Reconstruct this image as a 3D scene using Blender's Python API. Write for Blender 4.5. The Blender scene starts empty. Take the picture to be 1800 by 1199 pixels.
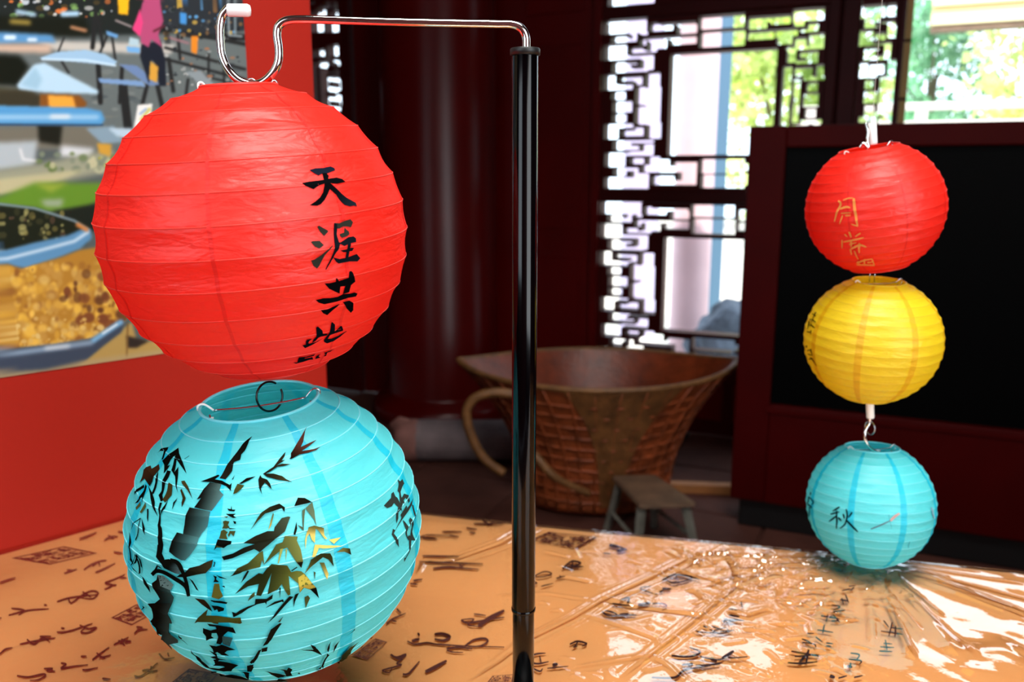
import bpy, bmesh, math, random
import numpy as np
from mathutils import Vector, Matrix, noise
from mathutils.geometry import tessellate_polygon
random.seed(7)
SC = bpy.context.scene
COL = SC.collection

# ------------------------------------------------------------------ camera, world, lights, exposure
F_PX, PITCH, CAM_Z = 1480.0, math.radians(11.4), 1.36
SP, CP = math.sin(PITCH), math.cos(PITCH)
cam_d = bpy.data.cameras.new('camera')
cam = bpy.data.objects.new('camera', cam_d); COL.objects.link(cam)
cam.location = (0, 0, CAM_Z); cam.rotation_euler = (math.pi/2 - PITCH, 0, 0)
cam_d.sensor_width = 36; cam_d.lens = 36*F_PX/1800; cam_d.clip_start = .05; cam_d.clip_end = 200
cam_d.dof.use_dof = True; cam_d.dof.focus_distance = .80; cam_d.dof.aperture_fstop = 5.4
SC.camera = cam
SC.view_settings.view_transform = 'Standard'; SC.view_settings.look = 'None'
SC.view_settings.gamma = 1; SC.view_settings.exposure = 0.0; SC.view_settings.use_curve_mapping = False

w = bpy.data.worlds.new('sky'); SC.world = w; w.use_nodes = True
bg = w.node_tree.nodes['Background']
bg.inputs[0].default_value = (.74, .88, 1, 1); bg.inputs[1].default_value = 3.2

def add_sun(rot, e, ang, col):
    d = bpy.data.lights.new('sun', 'SUN'); d.energy = e; d.angle = math.radians(ang); d.color = col
    o = bpy.data.objects.new('sun', d); COL.objects.link(o); o.rotation_euler = rot
add_sun((math.radians(35), 0, math.radians(-10)), 6.5, 1.0, (1, .95, .85))
def add_area(name, loc, target, sx, sy, e, col=(1,1,1), spread=180):
    d = bpy.data.lights.new(name, 'AREA'); d.shape = 'RECTANGLE'; d.size = sx; d.size_y = sy
    d.energy = e; d.color = col; d.spread = math.radians(spread)
    o = bpy.data.objects.new(name, d); COL.objects.link(o); o.location = loc
    o.rotation_euler = (Vector(target)-Vector(loc)).to_track_quat('-Z', 'Y').to_euler()
_A = math.radians(24); _O = (.477, 4.5)      # the room's axes, see below
def room_pt(s, t, z): return (_O[0]+math.cos(_A)*s+math.sin(_A)*t, _O[1]-math.sin(_A)*s+math.cos(_A)*t, z)
# daylight by the right doorway; rear fill lamp in an unseen, added wall opening
add_area('doorway_daylight', room_pt(3.25, -4.9, 1.93), room_pt(0, -4.9, 1.5), 1.9, 2.1, 40, (1, .97, .93), 170)
add_area('overhead_fill_light', (.25, .35, 3.45), (.1, .75, .8), 1.6, 1.2, 62, (1, .97, .92), 120)  # added lamp to brighten the table from above; the ceiling has no opening
add_area('rear_fill_light', room_pt(.2, -5.95, 2.1), room_pt(.2, 0, 1.7), 1.5, 1.5, 10, (.94, .97, 1), 170)

# ------------------------------------------------------------------ helpers
def ray(u, v):
    xc, yc = (u-900)/F_PX, (599.5-v)/F_PX
    return Vector((xc, CP + yc*SP, -SP + yc*CP))
CAM = Vector((0, 0, CAM_Z))
def at_y(u, v, Y):
    d = ray(u, v); return CAM + d*(Y/d.y)
def at_z(u, v, Z):
    d = ray(u, v); return CAM + d*((Z-CAM_Z)/d.z)
def project(p):
    q = Vector(p) - CAM
    dz = q.y*CP - q.z*SP; up = q.y*SP + q.z*CP
    return 900 + F_PX*q.x/dz, 599.5 - F_PX*up/dz

def lin(c):
    if isinstance(c, str):
        c = [int(c[i:i+2], 16) for i in (0, 2, 4)]
    return tuple((x/255/12.92 if x/255 <= .04045 else ((x/255+.055)/1.055)**2.4) for x in c[:3])

def mat(name, col, rough=.5, metal=0, spec=.5, coat=0, noise_amt=0, nscale=8, bump=0, bscale=60, stretch=(1,1,1), emit=None, alpha=1, trans=0):
    m = bpy.data.materials.new(name); m.use_nodes = True
    nt = m.node_tree; b = nt.nodes['Principled BSDF']
    c = lin(col)
    b.inputs['Base Color'].default_value = (*c, 1); b.inputs['Roughness'].default_value = rough
    b.inputs['Metallic'].default_value = metal; b.inputs['Specular IOR Level'].default_value = spec
    b.inputs['Coat Weight'].default_value = coat; b.inputs['Coat Roughness'].default_value = .08
    b.inputs['Transmission Weight'].default_value = trans
    tc = nt.nodes.new('ShaderNodeTexCoord'); mp = nt.nodes.new('ShaderNodeMapping')
    mp.inputs['Scale'].default_value = stretch; nt.links.new(tc.outputs['Object'], mp.inputs[0])
    if noise_amt:
        n = nt.nodes.new('ShaderNodeTexNoise'); n.inputs['Scale'].default_value = nscale; n.inputs['Detail'].default_value = 5
        nt.links.new(mp.outputs[0], n.inputs['Vector'])
        r = nt.nodes.new('ShaderNodeValToRGB'); a = noise_amt
        r.color_ramp.elements[0].position = .3; r.color_ramp.elements[1].position = .7
        r.color_ramp.elements[0].color = (*[x*(1-a) for x in c], 1)
        r.color_ramp.elements[1].color = (*[min(1, x*(1+a)) for x in c], 1)
        nt.links.new(n.outputs[0], r.inputs[0]); nt.links.new(r.outputs[0], b.inputs['Base Color'])
    if bump:
        n = nt.nodes.new('ShaderNodeTexNoise'); n.inputs['Scale'].default_value = bscale; n.inputs['Detail'].default_value = 6
        nt.links.new(mp.outputs[0], n.inputs['Vector'])
        bp = nt.nodes.new('ShaderNodeBump'); bp.inputs['Strength'].default_value = bump; bp.inputs['Distance'].default_value = .004
        nt.links.new(n.outputs[0], bp.inputs['Height']); nt.links.new(bp.outputs[0], b.inputs['Normal'])
    return m

def link(o, parent=None):
    COL.objects.link(o)
    if parent is not None: o.parent = parent
    return o
def tag(o, label=None, cat=None, group=None, kind=None):
    if label: o['label'] = label
    if cat: o['category'] = cat
    if group: o['group'] = group
    if kind: o['kind'] = kind
    return o
def thing(name, label, cat, loc=(0,0,0), rot=(0,0,0), group=None, kind=None):
    o = bpy.data.objects.new(name, None); o.empty_display_size = .05; link(o)
    o.location = loc; o.rotation_euler = rot
    return tag(o, label, cat, group, kind)
def mesh(name, verts, faces, m, parent=None, smooth=False, loc=None):
    me = bpy.data.meshes.new(name); me.from_pydata([tuple(v) for v in verts], [], faces); me.update()
    if smooth: me.polygons.foreach_set('use_smooth', [True]*len(me.polygons))
    if m is not None:
        for k in (m if isinstance(m, (list, tuple)) else [m]): me.materials.append(k)
    o = bpy.data.objects.new(name, me)
    if loc is not None: o.location = loc
    return link(o, parent)
def bmobj(name, bm, m, parent=None, smooth=False):
    me = bpy.data.meshes.new(name); bm.normal_update(); bm.to_mesh(me); bm.free()
    if smooth: me.polygons.foreach_set('use_smooth', [True]*len(me.polygons))
    me.materials.append(m)
    return link(bpy.data.objects.new(name, me), parent)
def bm_box(bm, c, s, rot=None):
    r = bmesh.ops.create_cube(bm, size=1)
    M = Matrix.Translation(c) @ (rot.to_4x4() if rot is not None else Matrix.Identity(4)) @ Matrix.Diagonal((*s, 1))
    bmesh.ops.transform(bm, matrix=M, verts=r['verts']); return r['verts']
def box(name, c, s, m, parent=None, rot=None, bevel=0, seg=2):
    bm = bmesh.new(); bm_box(bm, (0,0,0), s)
    if bevel: bmesh.ops.bevel(bm, geom=bm.edges[:], offset=bevel, segments=seg, affect='EDGES', profile=.5)
    o = bmobj(name, bm, m, parent)
    o.location = c
    if rot is not None: o.rotation_euler = rot.to_euler() if hasattr(rot, 'to_euler') else rot
    return o
def catmull(pts, n=8):
    P = [Vector(p) for p in pts]; out = []
    for i in range(len(P)-1):
        p0 = P[max(i-1,0)]; p1 = P[i]; p2 = P[i+1]; p3 = P[min(i+2, len(P)-1)]
        for k in range(n):
            t = k/n
            out.append(.5*((2*p1)+(p2-p0)*t+(2*p0-5*p1+4*p2-p3)*t*t+(3*p1-p0-3*p2+p3)*t**3))
    out.append(P[-1]); return out
def tube_geo(pts, r, n=10, cap=True, closed=False):
    P = [Vector(p) for p in pts]; N = len(P)
    R = r if isinstance(r, (list, tuple)) else [r]*N
    V, Fc = [], []
    up = None
    for i in range(N):
        if closed: t = (P[(i+1) % N]-P[i-1]).normalized()
        else: t = (P[min(i+1, N-1)]-P[max(i-1, 0)]).normalized()
        if up is None:
            a = Vector((0,0,1)) if abs(t.z) < .9 else Vector((1,0,0))
            up = (a - t*a.dot(t)).normalized()
        else:
            up = (up - t*up.dot(t)).normalized()
        s = t.cross(up)
        for k in range(n):
            a = 2*math.pi*k/n; V.append(P[i] + (up*math.cos(a)+s*math.sin(a))*R[i])
    for i in range(N if closed else N-1):
        j = (i+1) % N
        for k in range(n):
            l = (k+1) % n; Fc.append((i*n+k, i*n+l, j*n+l, j*n+k))
    if cap and not closed:
        Fc.append(tuple(range(n))[::-1]); Fc.append(tuple((N-1)*n+k for k in range(n)))
    return V, Fc
def tube(name, pts, r, m, parent=None, n=10, closed=False):
    V, Fc = tube_geo(pts, r, n, True, closed); return mesh(name, V, Fc, m, parent, True)
def lathe(name, prof, m, parent=None, n=48, loc=None, smooth=True):
    V, Fc = [], []
    for (rr, z) in prof:
        for k in range(n):
            a = 2*math.pi*k/n; V.append((rr*math.cos(a), rr*math.sin(a), z))
    for i in range(len(prof)-1):
        for k in range(n):
            l = (k+1) % n; Fc.append((i*n+k, i*n+l, (i+1)*n+l, (i+1)*n+k))
    o = mesh(name, V, Fc, m, parent, smooth, loc); return o

# ---- flat brush art: outlines in photo-crop units, cut fine and laid on a surface
class Art:
    def __init__(s): s.items = []; s.crop(0, 0, 1)
    def crop(s, x, y, k): s.x, s.y, s.k = x, y, k; return s
    def P(s, pts, c='0c0a08', c2=None, ax=None, a=1.0, a2=None):
        q = [(s.x+px/s.k, s.y+py/s.k) for px, py in pts]
        s.items.append((q, c, c2, None if ax is None else [(s.x+p[0]/s.k, s.y+p[1]/s.k) for p in ax], a, a if a2 is None else a2))
    def S(s, pts, w, c='0c0a08', a=1.0, taper=.45):
        q = catmull([(s.x+px/s.k, s.y+py/s.k, 0) for px, py in pts], 5); w = w/s.k/2
        L, R = [], []; n = len(q)
        for i, p in enumerate(q):
            t = (q[min(i+1, n-1)]-q[max(i-1, 0)])
            if t.length < 1e-6: continue
            t.normalize(); nn = Vector((-t.y, t.x, 0))
            f = i/(n-1); ww = w*(taper+(1-taper)*math.sin(math.pi*min(1, .18+f*.8)))
            L.append(p+nn*ww); R.append(p-nn*ww)
        for i in range(len(L)-1):
            s.items.append(([tuple(L[i][:2]), tuple(L[i+1][:2]), tuple(R[i+1][:2]), tuple(R[i][:2])], c, None, None, a, a))
    def build(s, name, surf, m, parent, maxlen=6, layer=1.2e-5):
        V, Fc, Cc = [], [], []
        for n, (poly, c, c2, ax, a, a2) in enumerate(s.items):
            C1 = lin(c); C2 = lin(c2) if c2 else C1
            tris = tessellate_polygon([[Vector((p[0], p[1], 0)) for p in poly]])
            st = [tuple(poly[i] for i in t) for t in tris]; cache = {}
            def vid(p):
                key = (round(p[0], 3), round(p[1], 3))
                if key in cache: return cache[key]
                q = surf(p[0], p[1], n*layer)
                if q is None: cache[key] = None; return None
                f = 0
                if ax:
                    dx, dy = ax[1][0]-ax[0][0], ax[1][1]-ax[0][1]
                    f = min(1, max(0, ((p[0]-ax[0][0])*dx+(p[1]-ax[0][1])*dy)/(dx*dx+dy*dy)))**1.7
                V.append(tuple(q)); Cc.append((*[C1[i]*(1-f)+C2[i]*f for i in range(3)], a*(1-f)+a2*f))
                cache[key] = len(V)-1; return len(V)-1
            while st:
                t = st.pop()
                e = [math.dist(t[i], t[(i+1) % 3]) for i in range(3)]; i = e.index(max(e))
                if e[i] > maxlen:
                    A, B, C_ = t[i], t[(i+1) % 3], t[(i+2) % 3]; M = ((A[0]+B[0])/2, (A[1]+B[1])/2)
                    st += [(A, M, C_), (M, B, C_)]; continue
                ids = [vid(p) for p in t]
                if None in ids or len(set(ids)) < 3: continue
                Fc.append(tuple(ids))
        o = mesh(name, V, Fc, m, parent)
        at = o.data.color_attributes.new('ink', 'FLOAT_COLOR', 'POINT')
        at.data.foreach_set('color', np.array(Cc, dtype=np.float32).ravel())
        return o
def ink_mat(name, rough=.35, translucent=False):
    m = bpy.data.materials.new(name); m.use_nodes = True; nt = m.node_tree; b = nt.nodes['Principled BSDF']
    a = nt.nodes.new('ShaderNodeVertexColor'); a.layer_name = 'ink'
    nt.links.new(a.outputs[0], b.inputs['Base Color']); nt.links.new(a.outputs[1], b.inputs['Alpha'])
    b.inputs['Roughness'].default_value = rough; b.inputs['Specular IOR Level'].default_value = 0
    return m
INK = ink_mat('brush_ink', .5); PRINT_INK = ink_mat('printed_ink', .6)

# ------------------------------------------------------------------ materials
M = {}
M['lacquer'] = mat('dark_red_lacquer', (88, 3, 2), .3, spec=.3, noise_amt=.15, nscale=3)
M['lacquer_dark'] = mat('deep_red_lacquer', (60, 2, 1), .5, spec=.15, noise_amt=.2, nscale=4)
M['lattice'] = mat('lattice_paint', (66, 4, 2), .5, spec=.15, noise_amt=.2, nscale=10)
M['kiosk'] = mat('cabinet_paint', (62, 0, 0), .55, spec=.08, noise_amt=.12, nscale=5)
M['screen'] = mat('black_glass', (1, 1, 1), .5, spec=.05)
M['floor'] = mat('floor_slate', (84, 50, 42), .7, spec=.15, noise_amt=.25, nscale=5, bump=.3, bscale=30)
M['floor_b'] = mat('floor_slate_grey', (66, 56, 50), .7, spec=.15, noise_amt=.25, nscale=6, bump=.3, bscale=30)
M['wallpaint'] = mat('red_wall_paint', (92, 14, 10), .6, noise_amt=.1, nscale=3)
M['ceil'] = mat('ceiling_boards', (60, 20, 14), .7, noise_amt=.2, nscale=4)
M['banner'] = mat('banner_red', (160, 28, 13), .6, spec=.2, noise_amt=.04, nscale=2)
M['chrome'] = mat('chrome', (235, 235, 232), .08, metal=1)
M['wire'] = mat('steel_wire', (190, 192, 196), .18, metal=1)
M['whitecap'] = mat('white_vinyl', (240, 240, 236), .4)
M['blacktube'] = mat('black_gloss_tube', (1, 1, 2), .12, spec=.3)
M['blackplastic'] = mat('black_plastic', (12, 12, 13), .45)
M['wood'] = mat('worn_wood', (112, 86, 66), .6, noise_amt=.35, nscale=12, bump=.5, bscale=60, stretch=(1, 1, 4))
M['wood_grey'] = mat('weathered_wood', (110, 108, 98), .7, noise_amt=.3, nscale=14, bump=.5, bscale=80)
M['wicker'] = mat('wicker_brown', (140, 66, 30), .5, noise_amt=.5, nscale=16, bump=.8, bscale=70)
M['wicker_light'] = mat('wicker_ochre', (120, 80, 42), .5, noise_amt=.35, nscale=22, bump=.6, bscale=90)
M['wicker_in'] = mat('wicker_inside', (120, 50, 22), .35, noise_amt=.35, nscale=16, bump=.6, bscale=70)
M['stone'] = mat('roller_stone', (124, 108, 108), .8, noise_amt=.3, nscale=9, bump=.8, bscale=40)
M['stone_pink'] = mat('roller_end_stone', (150, 100, 90), .8, noise_amt=.3, nscale=9, bump=.8, bscale=40)
M['tan'] = mat('tan_plank', (170, 110, 60), .6, noise_amt=.2, nscale=10)
M['yellow'] = mat('ochre_window_frame', (214, 186, 108), .5)
M['out_red'] = mat('overexposed_red_column', (228, 192, 198), .6, noise_amt=.08, nscale=3)  # red paint lightened so the colour carries the column's overexposure
M['out_lilac'] = mat('pale_lilac_column', (200, 188, 218), .6, noise_amt=.06, nscale=3)
M['out_blue'] = mat('grey_blue_post', (74, 106, 130), .6)
M['out_white'] = mat('white_plaster', (238, 232, 226), .7)
M['out_cream'] = mat('cream_eave', (235, 220, 175), .7)
M['out_ground'] = mat('courtyard_paving', (200, 198, 192), .8, noise_amt=.1, nscale=2)
M['rock'] = mat('garden_rock', (88, 98, 112), .85, noise_amt=.5, nscale=6, bump=1, bscale=12)
M['trunk'] = mat('bark', (92, 78, 62), .8, noise_amt=.3)
def leaf_mat(name, col):
    m = bpy.data.materials.new(name); m.use_nodes = True; nt = m.node_tree; nt.nodes.clear()
    o = nt.nodes.new('ShaderNodeOutputMaterial'); d = nt.nodes.new('ShaderNodeBsdfDiffuse'); t = nt.nodes.new('ShaderNodeBsdfTranslucent')
    mx = nt.nodes.new('ShaderNodeMixShader'); mx.inputs[0].default_value = .5
    inf = nt.nodes.new('ShaderNodeTexNoise'); inf.inputs['Scale'].default_value = 2.0
    r = nt.nodes.new('ShaderNodeValToRGB'); c = lin(col)
    r.color_ramp.elements[0].color = (*[x*.55 for x in c], 1); r.color_ramp.elements[1].color = (*[min(1, x*1.4) for x in c], 1)
    r.color_ramp.elements[0].position = .35; r.color_ramp.elements[1].position = .65
    nt.links.new(inf.outputs[0], r.inputs[0])
    for s in (d, t): nt.links.new(r.outputs[0], s.inputs[0])
    nt.links.new(d.outputs[0], mx.inputs[1]); nt.links.new(t.outputs[0], mx.inputs[2]); nt.links.new(mx.outputs[0], o.inputs[0])
    return m
M['leaf'] = leaf_mat('sunlit_leaves', (214, 244, 150)); M['leaf_dark'] = leaf_mat('blue_green_leaves', (150, 196, 160))
# ------------------------------------------------------------------ the room (its own axes: s along the lattice wall, t outward through it)
ANG = math.radians(24)
WD = Vector((math.cos(ANG), -math.sin(ANG), 0)); WT = Vector((math.sin(ANG), math.cos(ANG), 0))
O0 = at_y(1060, 303, 4.5); O0.z = 0
def wpt(s, t, z): return O0 + WD*s + WT*t + Vector((0, 0, z))
def whit(u, v, t0=0.0):
    d = ray(u, v); k = (WT.dot(O0 + WT*t0 - Vector((0, 0, 0))) )/WT.dot(d)
    p = CAM + d*k; q = p - O0
    return WD.dot(q), p.z
WROT = Matrix.Rotation(-ANG, 3, 'Z')
def sbox(name, s0, s1, t0, t1, z0, z1, m, parent=None, bevel=0, structure=True, seg=1):
    o = box(name, (0,0,0), (abs(s1-s0), abs(t1-t0), abs(z1-z0)), m, None, None, bevel, seg)
    c = wpt((s0+s1)/2, (t0+t1)/2, (z0+z1)/2)
    o.location = c; o.rotation_euler = (0, 0, -ANG)
    if parent is not None:
        o.parent = parent; o.matrix_parent_inverse = parent.matrix_basis.inverted()
    elif structure: o['kind'] = 'structure'
    return o
S_L, S_R, T_R, H = -3.4, 3.3, -6.0, 3.5

floor = sbox('floor', S_L, S_R, T_R, .1, -.12, -.012, M['floor'])
tile_me = {}
def tiles():
    sz = .52; bm = bmesh.new(); bm_box(bm, (0,0,0), (sz-.012, sz-.012, .012)); 
    bmesh.ops.bevel(bm, geom=[e for e in bm.edges if all(v.co.z > 0 for v in e.verts)], offset=.003, segments=1, affect='EDGES')
    for k, mm in enumerate(('floor', 'floor_b')):
        me = bpy.data.meshes.new('floor_tile'); bm.to_mesh(me); me.materials.append(M[mm]); tile_me[k] = me
    bm.free()
    rr = random.Random(3)
    for i in range(-3, 6):
        for j in range(0, 8):
            s = (i+.5)*sz; t = -(j+.5)*sz
            o = bpy.data.objects.new('floor_tile', tile_me[1 if (i >= 0 and rr.random() < .5) else 0]); link(o, floor)
            o.location = wpt(s, t, -.006+rr.uniform(-.0008, .0008)); o.rotation_euler = (0, 0, -ANG)
            o.matrix_parent_inverse = floor.matrix_basis.inverted()
tiles()
sbox('ceiling', S_L, S_R, T_R, .1, H, H+.1, M['ceil'])
sbox('wall_left', S_L-.12, S_L, T_R, .1, 0, H, M['wallpaint'])
# right wall with the open doorway that lights the front of the room
for nm, a in (('wall_right', (-3.9, .1, 0, H)), ('wall_right', (T_R, -5.9, 0, H)), ('wall_right', (-5.9, -3.9, 3.0, H)), ('wall_right', (-5.9, -3.9, 0, .85))):
    sbox(nm, S_R, S_R+.12, a[0], a[1], a[2], a[3], M['wallpaint'])
for a in ((S_L, -.6, 0, H), (1.0, S_R, 0, H), (-.6, 1.0, 2.9, H), (-.6, 1.0, 0, 1.3)):
    sbox('wall_rear', a[0], a[1], T_R-.12, T_R, a[2], a[3], M['wallpaint'])

# ---- back wall: openings as traced rectangles; the wood between them is cut into bars
LT0, LT1 = 0.0, .085
def rects_panel():
    R = []
    def c(x, y, k, lst):
        for (a, b, d, e) in lst: R.append((x+a/k, y+b/k, x+d/k, y+e/k))
    c(1050, 25, 7.495, [(60,85,655,250),(530,240,655,278),(190,268,385,368),(380,310,520,365),(420,225,520,310),
      (560,310,650,400),(560,310,920,345),(650,340,780,495),(780,330,920,445),(920,275,1305,325),(960,320,1305,395),
      (685,110,800,225),(800,95,1305,140),(800,140,990,210),(1050,140,1305,245),(410,425,610,515),(610,465,655,500),
      (75,395,380,605),(380,535,735,580),(560,580,660,745),(660,580,735,730),(195,615,350,765),(350,620,520,660),(350,700,560,755),(350,660,430,700),
      (85,785,245,1000),(245,920,455,995),(280,820,590,880),(470,880,595,925),(635,760,820,970),(495,955,610,1199),(610,965,830,1199),
      (190,1015,375,1130),(190,1140,460,1199)])
    c(1050, 185, 7.495, [(190,0,460,90),(195,110,380,225),(495,0,830,240),(500,235,640,262),(650,235,830,435),(90,245,460,300),(90,300,270,450),
      (300,335,460,400),(440,285,610,395),(205,460,350,600),(350,465,735,505),(350,540,540,598),(350,505,450,545),(570,505,735,660),(90,625,375,815),(375,615,735,660),
      (415,690,620,765),(650,685,825,810),(825,710,940,810),(565,785,660,880),(650,805,1305,880),(990,755,1305,810),(205,830,385,935),(385,830,530,865),(425,865,530,970),
      (90,960,670,1100),(530,900,670,965),(705,935,820,1050),(815,935,1010,1050),(1010,1000,1310,1050),(1070,890,1310,1050)])
    c(1030, 0, 3.427, [(683,90,955,170),(683,180,955,275),(500,305,1135,930),(688,957,955,1046),(688,1057,955,1133)])
    R2 = []
    for (a, b, d, e) in [(120,150,300,262),(300,140,520,195),(330,190,520,220),(120,280,370,362),(370,262,580,340),(395,340,535,410),
      (540,75,825,188),(540,185,650,245),(670,203,775,285),(600,255,700,297),(555,340,660,405),(685,300,825,450),(480,415,690,450),(480,425,575,580),
      (570,540,770,577),(595,470,770,520),(650,515,770,545),(435,600,530,930),(530,720,605,930),(550,615,715,700),(630,700,825,740),(740,585,825,740),
      (670,755,770,840),(625,855,770,930)]:
        R2.append((1290+a/5.21, b/5.21, 1290+d/5.21, e/5.21))
    return R, R2
def to_sz(r):
    um, vm = (r[0]+r[2])/2, (r[1]+r[3])/2
    s0 = whit(r[0], vm)[0]; s1 = whit(r[2], vm)[0]; z1 = whit(um, r[1])[1]; z0 = whit(um, r[3])[1]
    return [s0, z0, s1, z1]
def carve(name, S0, Z0, S1, Z1, opens, parent, q=.007, t0=LT0, t1=LT1, m=None, part='lattice_bar'):
    """wood that remains in a rectangle once the openings are cut, as separate bars"""
    W = max(1, int(round((S1-S0)/q))); Hh = max(1, int(round((Z1-Z0)/q)))
    g = np.ones((Hh, W), bool)
    for (a, b, c, d) in opens:
        x0 = int(round((a-S0)/q)); x1 = int(round((c-S0)/q)); y0 = int(round((b-Z0)/q)); y1 = int(round((d-Z0)/q))
        g[max(0, y0):max(0, y1), max(0, x0):max(0, x1)] = False
    n = 0
    while g.any():
        y, x = np.argwhere(g)[0]
        best = None
        x2 = x
        while x2 < W and g[y, x2]: x2 += 1
        y2 = y
        while y2 < Hh and g[y2, x:x2].all(): y2 += 1
        A1 = (x2-x)*(y2-y)
        y3 = y
        while y3 < Hh and g[y3, x]: y3 += 1
        x3 = x
        while x3 < W and g[y:y3, x3].all(): x3 += 1
        if (x3-x)*(y3-y) > A1: x2, y2 = x3, y3
        g[y:y2, x:x2] = False
        a, b, c, d = S0+x*q, Z0+y*q, S0+x2*q, Z0+y2*q
        o = bpy.data.objects.new(part, UNIT[m or 'lattice']); link(o, parent)
        o.location = wpt((a+c)/2, (t0+t1)/2, (b+d)/2); o.rotation_euler = (0, 0, -ANG); o.scale = (c-a, t1-t0, d-b)
        o.matrix_parent_inverse = parent.matrix_basis.inverted(); n += 1
    return n
UNIT = {}
for k in ('lattice', 'lacquer_dark'):
    bm = bmesh.new(); bmesh.ops.create_cube(bm, size=1); me = bpy.data.meshes.new('bar'); bm.to_mesh(me); bm.free(); me.materials.append(M[k]); UNIT[k] = me

RL, RR = rects_panel()
RL = [to_sz(r) for r in RL]; RR = [to_sz(r) for r in RR]
PS0, PS1 = whit(1058, 180)[0], whit(1451, 120)[0]
PZ1 = whit(1100, 34)[1]; PZ0 = whit(1100, 334)[1]; ZC = (PZ0+PZ1)/2
RR += [[a, 2*ZC-d, c, 2*ZC-b] for (a, b, c, d) in RR]
RR += [[2*(PS0+PS1)/2-c, b, 2*(PS0+PS1)/2-a, d] for (a, b, c, d) in RL if c < (PS0+PS1)/2-.18 and d < ZC-.26]
OPEN = RL + RR
OPEN = [[max(a, PS0+.004), b, min(c, PS1-.004), d] for (a, b, c, d) in OPEN]
DZ = PZ1 - (PZ0 - (PZ0 - whit(1100, 356)[1]))          # pitch between the stacked panels
def window(name, S0, Z0, S1, Z1, opens, frame=.05):
    w_ = tag(thing(name, None, None, wpt((S0+S1)/2, 0, Z0), (0, 0, -ANG)), kind='structure')
    carve(name, S0, Z0, S1, Z1, opens, w_)
    return w_
PITCHZ = PZ1 - whit(1100, 355)[1]
for k, nm in ((0, 'window_1'), (1, 'window_2'), (-1, 'window_3')):
    dz = -k*PITCHZ
    window(nm, PS0, PZ0+dz, PS1, PZ1+dz, [[a, b+dz, c, d+dz] for (a, b, c, d) in OPEN])
# rails between the stacked panels and the stiles beside them
ZB = PZ0 - PITCHZ; ZT = PZ1 + PITCHZ
RW = PITCHZ-(PZ1-PZ0)
n_tr = [0]
def trim(*a, m='lacquer_dark', bevel=.004):
    n_tr[0] += 1
    return sbox('trim_%d' % n_tr[0], *a, M[m], bevel=bevel)
trim(PS0-.01, PS1+.01, -.02, .07, PZ0-RW, PZ0)
trim(PS0-.01, PS1+.01, -.02, .07, PZ1, PZ1+RW)
sL = whit(1043, 180)[0]
trim(sL, PS0, -.03, .08, 0, H, m='lacquer')
s3a, s3b = whit(1475, 100)[0], whit(1508, 100)[0]
trim(PS1, s3a-.006, -.02, .07, 0, H)
trim(s3a+.006, s3b, -.02, .07, 0, H)
trim(s3a-.006, s3a+.006, .01, .05, 0, H)
# dado under the lattice
sbox('wall_back', sL, s3b, 0, .06, 0, ZB-.002, M['lacquer_dark'])
for k in range(3):
    a = PS0+.02+k*(PS1-PS0)/3; trim(a, a+(PS1-PS0)/3-.05, -.012, .0, .08, ZB-.08, m='lacquer')
# narrow lattice leaf (third window leaf from the left)
R3 = [(140,30,340,137),(255,137,300,180),(355,30,415,130),(175,145,250,215),(250,190,295,215),(310,155,415,185),(350,185,415,300),
      (135,230,245,360),(245,325,380,350),(260,250,335,310),(325,345,380,465),(175,370,295,390),(175,390,260,465),(260,430,325,465),
      (135,480,195,610),(195,580,270,610),(215,490,325,575),(340,465,415,960),(290,590,345,905),(175,620,245,700),(170,710,275,810),(170,815,245,900),
      (135,908,200,960),(210,908,270,1100),(280,920,320,960)]
o3 = [to_sz((1480+a/4.44, b/4.44, 1480+c/4.44, d/4.44)) for a, b, c, d in R3]
L3a, L3b = whit(1509, 100)[0], whit(1576, 100)[0]; Z3t = whit(1540, 3)[1]; Z3b = whit(1540, 222)[1]
zc3 = Z3b
o3 += [[a, 2*zc3-d, c, 2*zc3-b] for a, b, c, d in o3]
window('window_4', L3a, 2*zc3-Z3t, L3b, Z3t, o3)
trim(L3b, whit(1587, 100)[0], -.02, .07, 0, H)
trim(L3a, L3b, 0, .06, 2*zc3-Z3t-.4, 2*zc3-Z3t); trim(L3a, L3b, 0, .06, 0, 2*zc3-Z3t-.4); trim(L3a, L3b, 0, .06, Z3t, H)
# the large open casement on the right: sill, head, far wall
s5 = whit(1587, 100)[0]; s6 = min(S_R-.05, s5+1.25)
sbox('wall_back', s5, S_R, 0, .1, 0, 1.02, M['lacquer_dark']); sbox('wall_back', s6, S_R, 0, .1, 1.02, H, M['lacquer_dark'])
sbox('wall_back', s5, s6, 0, .1, 2.75, H, M['lacquer_dark'])
wf = tag(thing('window_5', None, None, wpt(s5, .1, 1.02), (0, 0, -ANG)), kind='structure')
fw = whit(1600, 100)[0]-s5
for (a, b, c, d) in ((s5, 1.02, s5+fw, 2.75), (s5, 1.02, s6, 1.06), (s6-fw, 1.02, s6, 2.75), (s5, 2.71, s6, 2.75)):
    sbox('window_frame', a, c, .1, .15, b, d, M['yellow'], wf)
for v in (66, 171):
    zz = whit(1594, v)[1]; sbox('frame_joint', s5, s5+fw, .094, .1, zz-.006, zz+.006, M['lacquer_dark'], wf)
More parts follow.
